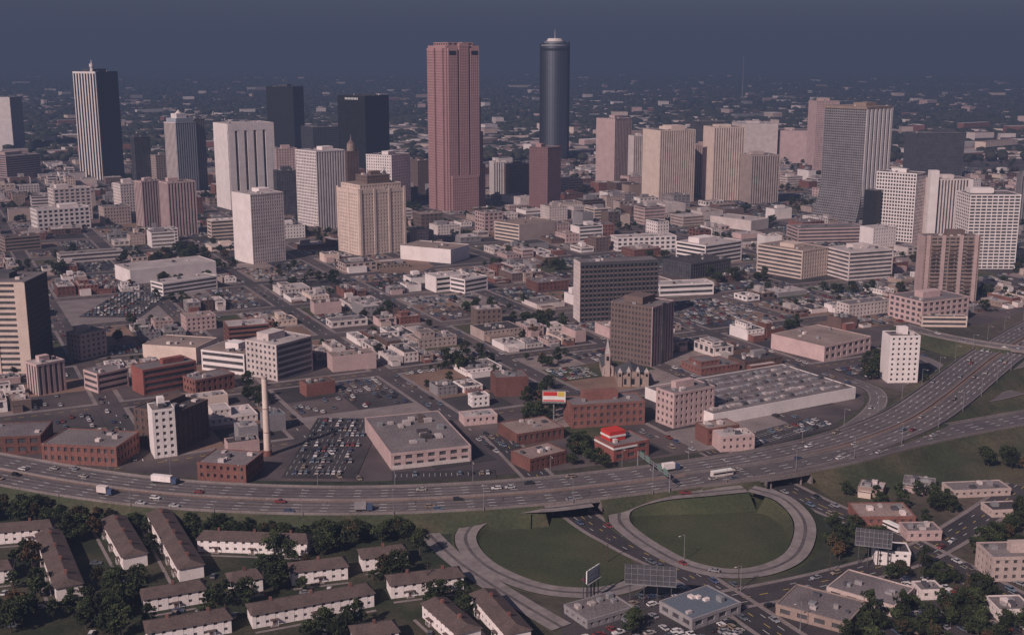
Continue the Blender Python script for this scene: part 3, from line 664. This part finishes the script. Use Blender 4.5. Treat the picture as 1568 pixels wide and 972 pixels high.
for q in [(-60,838,80,826),(304,844,470,850),(388,962,572,928),(448,896,532,886),(556,874,624,866),(600,916,709,902),(222,938,315,922),(228,990,354,968),(356,912,402,904),(-60,900,18,890),(545,998,610,988)]:
    rowhouse(G(q[0],q[1]),G(q[2],q[3]))
for q in [(88,920,58,836),(190,872,158,814),(276,890,228,804),(700,992,648,945),(775,992,722,930)]:
    rowhouse(G(q[2],q[3]),G(q[0],q[1]))
# ================================================= hand placed parking lots
lotres=[]
def lot(pA,pB,pC,m='asphalt',occ=.7,z=.24):
    A=G(*pA);B=G(*pB);C=G(*pC); a=math.atan2(B[1]-A[1],B[0]-A[0]); r=(math.cos(a),math.sin(a)); W=math.dist(A,B); l=(-r[1],r[0]); D=abs((C[0]-A[0])*l[0]+(C[1]-A[1])*l[1])
    mb=MB(); mb.box(A[0],A[1],-.1,r,l,W,D,z+.1,m); rows=int(D/8.5); n=int((W-4)/2.7); lotres.append((A[0],A[1],r,l,W,D))
    for q in range(rows):
        o2=occ*U(.5,1.3)
        for s in range(n):
            x=A[0]+r[0]*(3+s*2.7)+l[0]*(4+q*8.5); y=A[1]+r[1]*(3+s*2.7)+l[1]*(4+q*8.5)
            mb.box(x-r[0]*1.35,y-r[1]*1.35,z,r,l,.12,4.6,.012,'paint')
            if R()<o2 and resdist(x,y)>2.5: park(x+l[0]*2.3,y+l[1]*2.3,z+.01,a+math.pi/2)
    mb.finish('parking_lot')
lot((430,732),(545,733),(450,640),'asphalt',.45,.30)
lot((1160,688),(1290,652),(1200,650),'asphalt',.6,.31)
lot((600,736),(760,732),(560,724),'asphalt',.7,.32)
lot((120,486),(215,486),(120,448),'asphalt',.7,.31)
# ================================================= generated city fabric
th=math.radians(26.5); uu=(math.cos(th),math.sin(th)); vv=(-math.sin(th),math.cos(th)); O=G(842,738)
PU,PV,SW=84,112,12
pads=MB(); lots=MB(); marks=MB()
WM=['brick','brick','brownbrick','tan','beige','beige','pinkbeige','pinkbeige','offwhite','white','white','cream','brown','grey','offwhite']
RM=['roofdark','roofgrey','roofgrey','rooflight','rooftan','rooflight','rooftan','rooflight','roofdark']
def wp(u,v): return (O[0]+uu[0]*u+vv[0]*v,O[1]+uu[1]*u+vv[1]*v)
nfill=0
def fillbuilding(x,y,w,d,h,far,ang=None):
    global nfill
    a=ang if ang is not None else th; fr=Fr(); fr.P=(x,y); fr.r=(math.cos(a),math.sin(a)); fr.l=(-math.sin(a),math.cos(a)); fr.th=a
    wm=random.choice(WM); mb=MB(); st=random.choice(['small','punch','ind','blank','blank','small']) if not far else random.choice(['small','blank','ind','punch','horiz'])
    gl=random.choice(['glassmid','glassshade']) if wm not in('brick','brownbrick','brown') else random.choice(['glass','glassmid'])
    vol(mb,fr,0,w,0,d,-.3,h,st,random.choice([st,'blank']),wm,roof=random.choice(RM),dp=.3,top=.9,glass=gl)
    rooftop(mb,fr,0,w,0,d,h,3 if far else 8,R()<.35,random.choice([wm,'grey','rooflight']))
    if not far and R()<.4 and w>14:
        vol(mb,fr,w*.1,w*U(.4,.6),d*.2,d*.8,h-.3,h+U(2.5,4),st,st,wm,roof=random.choice(RM),dp=.25,top=.6,glass=gl)
    if not far and R()<.5:
        vol(mb,fr,w*.05,w*U(.5,.8),-min(6,d*.3),-.5,-.3,h*.6,'blank','blank',random.choice(WM),roof=random.choice(RM),dp=.2,top=.5,glass=gl)
    nm={'brick':'brick_building','brownbrick':'brick_building','white':'white_commercial_building','offwhite':'white_commercial_building'}.get(wm,'commercial_building')
    if h>16: nm='mid_rise_building'
    mb.finish(nm,fr.P); nfill+=1
for j in range(-2,22):
    for i in range(-16,17):
        u0=i*PU+SW/2; v0=j*PV+SW/2; bw=PU-SW; bd=PV-SW
        cs=[wp(u0,v0),wp(u0+bw,v0),wp(u0+bw,v0+bd),wp(u0,v0+bd)]
        c=wp(u0+bw/2,v0+bd/2)
        if abs(c[0])>c[1]*.5+60: continue
        ins=[inpoly(*q,cityp) for q in cs]
        if not any(ins) : continue
        if all(ins): pads.box(cs[0][0],cs[0][1],-.1,uu,vv,bw,bd,.25,'concrete')
        Y=c[1]; far=Y>1150
        downtown = 1250<Y<2000 and abs(c[0]+50)<Y*.42
        openlot=R()<.14 and not downtown
        for a in range(2):
            for b in range(3):
                lw=(bw-5)/2; ld=(bd-6)/3; lu=u0+2.5+a*lw; lv=v0+3+b*ld
                x,y=wp(lu+lw/2,lv+ld/2)
                if not inpoly(x,y,cityp): continue
                if not all(inpoly(*wp(lu+p*lw,lv+q*ld),cityp) for p in (0.1,.9) for q in (0.1,.9)): continue
                if roaddist(x,y)<18: continue
                if rdist(x,y,lotres)<14: continue
                rd=resdist(x,y); k=R()
                lm=random.choice(['asphalt','asphalt2','asphalt2','gravel','dirt','asphalt2','asphalt','lawn'])
                P=wp(lu+.2,lv+.2); lots.box(P[0],P[1],.05,uu,vv,lw-.1,ld-.1,.14+.002*a+.003*b,lm)
                if rd<10: continue
                pb=.66 if not far else (.62 if downtown else .56)
                if openlot: pb=.1
                small=rd<=24
                if k<pb and rd>15:
                    nsub=random.choice([1,2,2,3]) if not far else random.choice([1,1,2])
                    for s in range(nsub):
                        w=lw*U(.7,.94)/nsub; d=ld*U(.45,.85)*(.6 if small else 1); h=random.choice([3.8,4.2,4.5,5,6,7.5,8])*U(.9,1.1)
                        if downtown: h=random.choice([6,8,10,14,18])*U(.8,1.2)
                        if small: h=min(h,6)
                        P=wp(lu+1+s*lw/nsub,lv+min(6,d*.3)+U(0,ld*.06)); 
                        e_=[wp(lu+1+s*lw/nsub+p*w,lv+min(6,d*.3)+q*d) for p in(0,.5,1) for q in(0,.5,1)]
                        if R()<.9 and (not small or min(resdist(*t) for t in e_)>2.5): fillbuilding(P[0],P[1],w,d,h,far)
                    if Y<1500:
                        for q in range(random.choice([0,1,2,3])):
                            P=wp(lu+lw*U(0,1),lv+ld*.97); tree(P[0],P[1],U(.4,.85),.15)
                        for q in range(random.choice([0,2,4,7])):
                            P=wp(lu+3+q*2.9,lv+ld*.93)
                            if resdist(*P)>3: park(P[0],P[1],.2,th+math.pi/2)
                elif k<pb+.26 or rd<=15 or openlot:
                    rows=[.06,.24,.48,.66,.9]; occ=U(.15,.85)
                    for q in rows:
                        for s in range(int((lw-3)/2.7)):
                            if R()<occ:
                                px_,py_=wp(lu+2.5+s*2.7,lv+3+q*(ld-6))
                                if resdist(px_,py_)>3: park(px_,py_,.2,th+math.pi/2)
                else:
                    for s in range(random.randint(3,8)):
                        px_,py_=wp(lu+U(2,lw-2),lv+U(2,ld-2))
                        if resdist(px_,py_)>5: tree(px_,py_,U(.6,1.1),.15)
        if Y<1100:
            for s in range(int(bd/7)):
                for du in (-2.2,bw+2.2):
                    if R()<.3:
                        px_,py_=wp(u0+du,v0+s*7+3)
                        if inpoly(px_,py_,cityp) and resdist(px_,py_)>3: park(px_,py_,.02,th+math.pi/2)
                if s%2==0:
                    px_,py_=wp(u0-SW/2-.15,v0+s*7)
                    if inpoly(px_,py_,cityp): marks.box(px_,py_,.03,uu,vv,.3,3.2,.012,'paint')
            for s in range(int(bw/7)):
                px_,py_=wp(u0+s*7,v0-SW/2)
                if inpoly(px_,py_,cityp): marks.box(px_,py_,.03,uu,vv,3.2,.3,.012,'yellow')
pads.finish('city_block_pavement'); lots.finish('city_lot_surfaces'); marks.finish('street_markings')
mb=MB()
for (x,y,z_,a,ci) in farcars:
    r=(math.cos(a),math.sin(a)); l=(-r[1],r[0]); p='carpaint_%d'%ci
    mb.box(x-r[0]*2.2-l[0]*.87,y-r[1]*2.2-l[1]*.87,z_+.3,r,l,4.4,1.74,.62,p); mb.box(x-r[0]*1.3-l[0]*.72,y-r[1]*1.3-l[1]*.72,z_+.92,r,l,2.3,1.44,.42,'glass'); mb.box(x-r[0]*1.1-l[0]*.7,y-r[1]*1.1-l[1]*.7,z_+1.34,r,l,1.8,1.4,.06,p)
if farcars: mb.finish('distant_parked_cars')
# ================================================= traffic
def traffic(Pt,off,n,rev=False,i0=0,i1=None):
    T_,N_=offs(Pt); i1=i1 or len(Pt)-1
    for k in range(n):
        i=random.randint(i0,i1-1); o=random.choice(off); a=math.atan2(T_[i,1],T_[i,0])+(math.pi if rev else 0)
        inst('car',rc(),Pt[i,0]+N_[i,0]*o,Pt[i,1]+N_[i,1]*o,Pt[i,2]+.03,a)
traffic(HW,(-14,-10.5,-7,-3.6),36); traffic(HW,(14,10.5,7,3.6),36,True); traffic(BR,(-5,-1.5,2,5.2),10)
traffic(S3,(-4.6,4.6),18); traffic(S4,(-4.6,4.6),16); traffic(S5,(-3,3),7); traffic(L2,(0,),2); traffic(RC,(2,),3); traffic(OV,(-3,3),6)
def truck(name,P,o,L_,col,bus=False):
    Pt,i=P; T_,N_=offs(Pt); a=math.atan2(T_[i,1],T_[i,0]); mb=MB()
    if bus:
        mb.box(-L_/2,-1.25,.4,X1,Y1,L_,2.5,2.5,col); mb.box(-L_/2+.3,-1.3,1.5,X1,Y1,L_-.6,2.6,.8,'glass'); mb.box(-L_/2+.1,-1.2,2.9,X1,Y1,L_-.2,2.4,.15,'paint')
    else:
        mb.box(-L_/2,-1.25,1.0,X1,Y1,L_-3,2.5,2.8,col); mb.box(L_/2-2.6,-1.2,.5,X1,Y1,2.3,2.4,2.3,'carpaint_5'); mb.box(L_/2-.8,-1.1,1.7,X1,Y1,.55,2.2,.8,'glass'); mb.box(-L_/2,-1.0,.6,X1,Y1,L_-.5,2,.4,'darkgrey')
    for x in (-L_/2+1.2,-L_/2+2.4,L_/2-1.5):
        for s in (-1.15,.85):
            a_=[(x+.5*math.cos(k*math.pi/5),s,.5+.5*math.sin(k*math.pi/5)) for k in range(10)]; b_=[(p[0],s+.3,p[2]) for p in a_]
            mb.poly(a_,'tyre'); mb.poly(b_,'tyre')
            for k in range(10): mb.poly([a_[k],a_[(k+1)%10],b_[(k+1)%10],b_[k]],'tyre')
    ob=mb.finish(name); ob.location=(Pt[i,0]+N_[i,0]*o,Pt[i,1]+N_[i,1]*o,Pt[i,2]+.03); ob.rotation_euler=(0,0,a)
def near(Pt,px,py): 
    g=G(px,py,6); return int(np.linalg.norm(Pt[:,:2]-np.array(g),axis=1).argmin())
truck('box_truck',(HW,near(HW,246,745)),12,13,'white'); truck('box_truck',(HW,near(HW,1030,722)),8,9,'white'); truck('bus',(HW,near(HW,1105,730)),-8,11,'offwhite',True)
truck('bus',(S4,near(S4,1322,800)),4.6,12,'white',True); truck('box_truck',(HW,near(HW,180,745)),-8,8,'offwhite'); truck('box_truck',(HW,near(HW,560,760)),-12,8,'grey')
# ================================================= street furniture
mb=MB(); mb.cyl(0,0,0,11,.13,.08,8,'metal'); mb.box(-.06,0,10.8,X1,Y1,.12,2.6,.12,'metal'); mb.box(-.2,2.3,10.7,X1,Y1,.4,.9,.16,'offwhite'); mb.cyl(0,0,0,.5,.3,.3,8,'concrete')
lamp=mb.finish('lamp_mesh',meshonly=True)
T_,N_=offs(HW)
for i in range(5,len(HW),12):
    for s in (-1,1): inst('street_lamp',lamp,HW[i,0]+N_[i,0]*(HHW+.6)*s,HW[i,1]+N_[i,1]*(HHW+.6)*s,HW[i,2]-.4,math.atan2(T_[i,1],T_[i,0])+(math.pi if s>0 else 0))
T_,N_=offs(S3)
for i in range(60,len(S3),11): inst('street_lamp',lamp,S3[i,0]+N_[i,0]*8,S3[i,1]+N_[i,1]*8,.1,math.atan2(T_[i,1],T_[i,0])+math.pi)
def gantry(px,py):
    i=near(HW,px,py); T_,N_=offs(HW); t,n=T_[i],N_[i]; p=HW[i]; mb=MB(); w=HHW+.6
    for s in (-w,0,w): mb.cyl(p[0]+n[0]*s,p[1]+n[1]*s,p[2]-.5,p[2]+8,.25,.2,8,'metal')
    for zz in (6.6,7.8): mb.box(p[0]-n[0]*w,p[1]-n[1]*w,p[2]+zz,(n[0],n[1]),(t[0],t[1]),2*w,.3,.25,'metal')
    for q in range(16): mb.box(p[0]+n[0]*(-w+.5+q*2.1),p[1]+n[1]*(-w+.5+q*2.1),p[2]+6.8,(n[0],n[1]),(t[0],t[1]),.12,.15,1.1,'metal')
    for s in (-14,-8,5,11): mb.box(p[0]+n[0]*s+t[0]*.4,p[1]+n[1]*s+t[1]*.4,p[2]+5.8,(n[0],n[1]),(t[0],t[1]),4.5,.12,3,'green')
    mb.finish('highway_sign_gantry')
gantry(1002,733)
def billboard(px,py,zb,w,h,ang,front,name='billboard',pat=True):
    X,Y=G(px,py); mb=MB(); r=(math.cos(ang),math.sin(ang)); l=(-r[1],r[0])
    if pat:
        mb.cyl(X,Y+.6,0,zb+1,.4,.35,10,'metal')
    else:
        for s in (-.4,-.13,.13,.4):
            mb.box(X+r[0]*s*w,Y+r[1]*s*w,0,r,l,.3,.3,zb+h,'darkgrey'); mb.box(X+r[0]*s*w+l[0]*2,Y+r[1]*s*w+l[1]*2,0,r,l,.25,.25,zb+h*.5,'darkgrey')
            mb.box(X+r[0]*s*w,Y+r[1]*s*w,zb,r,l,.15,2.2,.15,'darkgrey')
    x0,y0=X-r[0]*w/2,Y-r[1]*w/2
    mb.box(x0,y0,zb,r,l,w,.4,h,front); mb.box(x0-l[0]*.9,y0-l[1]*.9,zb-.2,r,l,w,.9,.12,'metal')
    for (a,b,c,d,m) in [(0,0,1,.06,'darkgrey'),(0,.94,1,.06,'darkgrey'),(0,0,.015,1,'darkgrey'),(.985,0,.015,1,'darkgrey')]:
        mb.box(x0+r[0]*a*w-l[0]*.1,y0+r[1]*a*w-l[1]*.1,zb+b*h,r,l,c*w,.08,d*h,m)
    if pat:
        for (a,b,c,d,m) in [(.04,.55,.6,.35,'signred'),(.66,.5,.28,.4,'yellow'),(.04,.1,.9,.12,'signred')]:
            mb.box(x0+r[0]*a*w-l[0]*.06,y0+r[1]*a*w-l[1]*.06,zb+b*h,r,l,c*w,.05,d*h,m)
    else:
        for q in range(9): mb.box(x0+r[0]*q*(w-.15)/8-l[0]*.15,y0+r[1]*q*(w-.15)/8-l[1]*.15,zb,r,l,.15,.12,h,'metal')
        for q in (.2,.5,.8): mb.box(x0-l[0]*.2,y0-l[1]*.2,zb+q*h,r,l,w,.04,.15,'metal')
    mb.finish(name,(X,Y))
Yb=G(848,648)[1]; billboard(848,648,ZT(Yb,616),13,6.8,-.05,'paint')
billboard(995,925,8,19,7.5,-.15,'darkgrey','billboard_back',False); billboard(908,918,8,9,5,.95,'paint','billboard',False)
billboard(1335,868,9,14,7,-.3,'darkgrey','billboard_back',False)
for (px,py,h) in [(1478,925,24),(1405,900,14),(930,860,12),(655,905,12),(1270,880,13),(1130,905,13),(330,930,11),(560,915,11)]:
    X,Y=G(px,py); mb=MB(); mb.cyl(X,Y,-.3,h,.2,.12,8,'bark'); mb.box(X-1.2,Y-.08,h-1.2,X1,Y1,2.4,.16,.16,'bark'); mb.box(X-.9,Y-.08,h-2.2,X1,Y1,1.8,.16,.14,'bark'); mb.finish('utility_pole',(X,Y))
X,Y=(1131-CX)/F*5200,5200; mb=MB(); mb.cyl(X,Y,0,ZT(Y,86),2.5,.9,6,'metal'); mb.finish('radio_mast',(X,Y))
# ================================================= vegetation
def grove(pts,s=1.0):
    for (px,py,n,sx,sy) in pts:
        for k in range(n):
            X,Y=G(px+random.gauss(0,sx),py+random.gauss(0,sy))
            if resdist(X,Y)>3 and roaddist(X,Y)>3: tree(X,Y,s*U(.7,1.05))
grove([(30,795,28,50,9),(20,950,18,25,20),(190,920,22,22,18),(350,935,14,25,12),(430,900,11,25,10),(430,870,8,30,6),(120,815,12,25,12),(240,850,4,30,10),(510,840,10,30,8),(640,835,10,25,8),(590,890,6,15,6),
 (800,905,9,18,10),(830,940,12,20,12),(775,925,7,10,8),(690,930,7,25,15),(1290,830,16,30,18),(1260,800,12,20,12),(1380,880,8,40,15),(1480,800,26,55,22),(1540,870,20,30,25),(1450,950,14,60,20),(1100,900,6,40,10),(1200,890,6,30,6),
 (1545,712,8,25,6),(880,694,10,16,8),(905,712,6,16,4),(400,610,8,14,8),(930,960,6,50,10),(1290,960,8,60,15),(150,960,20,60,15),(500,975,16,60,8),(60,860,8,20,15),(1060,890,4,20,5)])
grove([(310,400,36,26,9),(285,392,16,16,6),(720,480,8,12,5),(835,500,16,20,6),(825,625,8,10,8),(1350,560,8,10,10),(1400,590,4,8,5),(570,480,6,12,5),(840,640,6,15,5),(1520,470,10,40,8),(1220,250,14,12,8),(1560,420,8,20,8),(1300,450,8,50,4),(1140,430,10,40,5),(440,420,6,20,8),(270,465,6,20,5),(1440,470,6,30,5),(1330,575,6,8,8),(440,345,14,16,6),(30,300,20,30,8),(110,350,14,30,6),(640,345,12,20,6),(160,400,10,40,5),(60,420,14,30,6),(700,560,10,20,8),(600,320,10,20,4),(1520,250,14,30,6),(20,330,10,20,6)],1.1)
for k in range(520):
    px=U(90,700); X,Y=G(px,U(792,824) - (0 if px>300 else (300-px)*.08))
    if roaddist(X,Y)>4 and resdist(X,Y)>2:
        if R()<.4: tree(X,Y,U(.35,.7))
        else: inst('shrub',shrub,X,Y,0,U(0,6),U(.8,1.8))
for k in range(240):
    X,Y=G(U(1250,1700),U(758,990))
    if roaddist(X,Y)>4 and resdist(X,Y)>3: tree(X,Y,U(.5,.95))
for k in range(46):
    X,Y=G(U(1230,1760),U(745,980))
    if roaddist(X,Y)>14 and resdist(X,Y)>14 and resdist(X+8,Y+8)>12:
        w,d=U(10,18),U(9,14); fillbuilding(X,Y,w,d,U(3.2,5),False,U(-.2,.2)+(.3 if R()<.5 else -.3)); reserved.append((X,Y,X1,Y1,w,d))
for k in range(300):
    X,Y=G(random.choice([U(1100,1600),U(870,1180)]),U(885,985))
    if roaddist(X,Y)>2.5 and resdist(X,Y)>3: inst('parked_car',rc(),X,Y,.06,random.choice([.5,.5+math.pi/2])+U(-.05,.05))
for k in range(60):
    X,Y=G(U(0,700),U(850,985))
    if roaddist(X,Y)>2.5 and resdist(X,Y)>2.5: inst('parked_car',rc(),X,Y,.04,random.choice([.1,1.6]))
# ================================================= distance: tree mass & buildings
def mass_trees(n,name,ymin,ymax,size,dens=1.0):
    t=(1+5**.5)/2; ico=np.array([(-1,t,0),(1,t,0),(-1,-t,0),(1,-t,0),(0,-1,t),(0,1,t),(0,-1,-t),(0,1,-t),(t,0,-1),(t,0,1),(-t,0,-1),(-t,0,1)],float)/1.9
    fc=np.array([(0,11,5),(0,5,1),(0,1,7),(0,7,10),(0,10,11),(1,5,9),(5,11,4),(11,10,2),(10,7,6),(7,1,8),(3,9,4),(3,4,2),(3,2,6),(3,6,8),(3,8,9),(4,9,5),(2,4,11),(6,2,10),(8,6,7),(9,8,1)])
    rs=np.random.RandomState(3+n)
    Y=ymin*(ymax/ymin)**(rs.rand(n)**.8); X=(rs.rand(n)*2-1)*(Y*.52+100)
    nz=np.sin(X*.006+1)*np.sin(Y*.0045)+np.sin(X*.017+Y*.009)*.6+rs.rand(n)*1.5
    k=nz>-.1
    X,Y=X[k],Y[k]; n=len(X)
    s=size*(.6+.8*rs.rand(n))*(1+Y/9000)
    V=ico[None]*(1+.5*(rs.rand(n,12,1)-.5))*s[:,None,None]*np.array([1.1,1.1,.8]); V[:,:,0]+=X[:,None]; V[:,:,1]+=Y[:,None]; V[:,:,2]+=s[:,None]*.75
    me=bpy.data.meshes.new(name); me.vertices.add(n*12); me.vertices.foreach_set('co',V.reshape(-1).astype(np.float32))
    Fi=(fc[None]+12*np.arange(n)[:,None,None]).reshape(-1); me.loops.add(len(Fi)); me.loops.foreach_set('vertex_index',Fi.astype(np.int32))
    me.polygons.add(n*20); me.polygons.foreach_set('loop_start',(np.arange(n*20)*3).astype(np.int32)); me.polygons.foreach_set('loop_total',np.full(n*20,3,np.int32))
    me.materials.append(M['fartree']); me.update(calc_edges=True); ob=bpy.data.objects.new(name,me); sc.collection.objects.link(ob)
mass_trees(52000,'distant_trees',2250,14000,7)
rs=np.random.RandomState(5); mb=MB()
for k in range(9500):
    Y=2300*(10000/2300)**(rs.rand()**1.1); X=(rs.rand()*2-1)*(Y*.5+100)
    if math.sin(X*.004+2)*math.sin(Y*.003)+rs.rand()*1.3<.2: continue
    big=rs.rand()<.2; w=(18+rs.rand()*60)*(1.7 if big else .7); d=14+rs.rand()*30; h=5+rs.rand()*9+(rs.rand()<.03)*16
    a=rs.rand()*.8; r=(math.cos(a),math.sin(a)); l=(-r[1],r[0]); m=random.choice(['white','white','offwhite','pinkbeige','tan','brick','cream','grey','beige'])
    mb.box(X,Y,-.2,r,l,w,d,h,m); mb.box(X+r[0]*.5+l[0]*.5,Y+r[1]*.5+l[1]*.5,h-.21,r,l,w-1,d-1,.5,random.choice(RM+['rooflight','white']))
    if h>6: mb.box(X-l[0]*.2,Y-l[1]*.2,h*.4,r,l,w,.2,h*.2,'glassmid')
mb.finish('distant_buildings')
# ================================================= atmosphere, sun, sky, camera
hz=bpy.data.materials.new('haze_air'); hz.use_nodes=True; nt=hz.node_tree; nt.nodes.clear()
o=nt.nodes.new('ShaderNodeOutputMaterial'); ab=nt.nodes.new('ShaderNodeVolumeAbsorption'); em=nt.nodes.new('ShaderNodeEmission'); ad=nt.nodes.new('ShaderNodeAddShader')
SG=1/3600; ab.inputs['Color'].default_value=(0,0,0,1); ab.inputs['Density'].default_value=SG
em.inputs['Color'].default_value=(.058,.069,.118,1); em.inputs['Strength'].default_value=SG
nt.links.new(ab.outputs[0],ad.inputs[0]); nt.links.new(em.outputs[0],ad.inputs[1]); nt.links.new(ad.outputs[0],o.inputs['Volume'])
try: hz.cycles.homogeneous_volume=True
except Exception as ex: print(ex)
me=bpy.data.meshes.new('haze'); 
xs,ys,zs=(-39000,39000),(-2900,59000),(-30,430)
me.from_pydata([(x,y,z_) for x in xs for y in ys for z_ in zs],[],[(0,1,3,2),(4,6,7,5),(0,4,5,1),(2,3,7,6),(0,2,6,4),(1,5,7,3)]); me.materials.append(hz)
ob=bpy.data.objects.new('atmospheric_haze',me); sc.collection.objects.link(ob)
el=math.radians(36); sd=Vector((-.6*math.cos(el),-.8*math.cos(el),math.sin(el)))
ld=bpy.data.lights.new('sun','SUN'); ld.energy=4.9; ld.angle=math.radians(.5); ld.color=(1,.845,.78)
lo=bpy.data.objects.new('sun',ld); sc.collection.objects.link(lo); lo.rotation_euler=sd.to_track_quat('Z','Y').to_euler(); lo.location=(0,0,600)
w=bpy.data.worlds.new('World'); sc.world=w; w.use_nodes=True; nt=w.node_tree; N=nt.nodes; bg=N['Background']
sk=N.new('ShaderNodeTexSky'); sk.sky_type='NISHITA'; sk.sun_disc=False; sk.sun_elevation=el; sk.sun_rotation=math.atan2(-.6,-.8)%(2*math.pi); sk.dust_density=1.0
tc=N.new('ShaderNodeTexCoord'); sx=N.new('ShaderNodeSeparateXYZ'); cr=N.new('ShaderNodeValToRGB'); mx=N.new('ShaderNodeMix'); mx.data_type='RGBA'; mx.blend_type='MULTIPLY'; mx.inputs[0].default_value=1
e=cr.color_ramp.elements; e[0].position=0; e[0].color=(.36,.37,.60,1); e[1].position=.35; e[1].color=(1,.82,.84,1); q=e.new(.1); q.color=(.36,.37,.60,1)
nt.links.new(tc.outputs['Generated'],sx.inputs[0]); nt.links.new(sx.outputs['Z'],cr.inputs['Fac']); nt.links.new(sk.outputs[0],mx.inputs[6]); nt.links.new(cr.outputs['Color'],mx.inputs[7]); nt.links.new(mx.outputs[2],bg.inputs['Color']); bg.inputs['Strength'].default_value=.06
cd=bpy.data.cameras.new('camera'); cd.lens=F/1568*36; cd.sensor_width=36; cd.clip_end=90000; cd.clip_start=1
co=bpy.data.objects.new('camera',cd); sc.collection.objects.link(co); co.location=(0,0,HC); co.rotation_euler=(math.pi/2-pit,0,0); sc.camera=co
sc.view_settings.view_transform='Standard'; sc.view_settings.look='None'; sc.view_settings.exposure=0; sc.view_settings.gamma=1
print('fill',nfill,'objects',len(bpy.data.objects),'farcars',len(farcars))
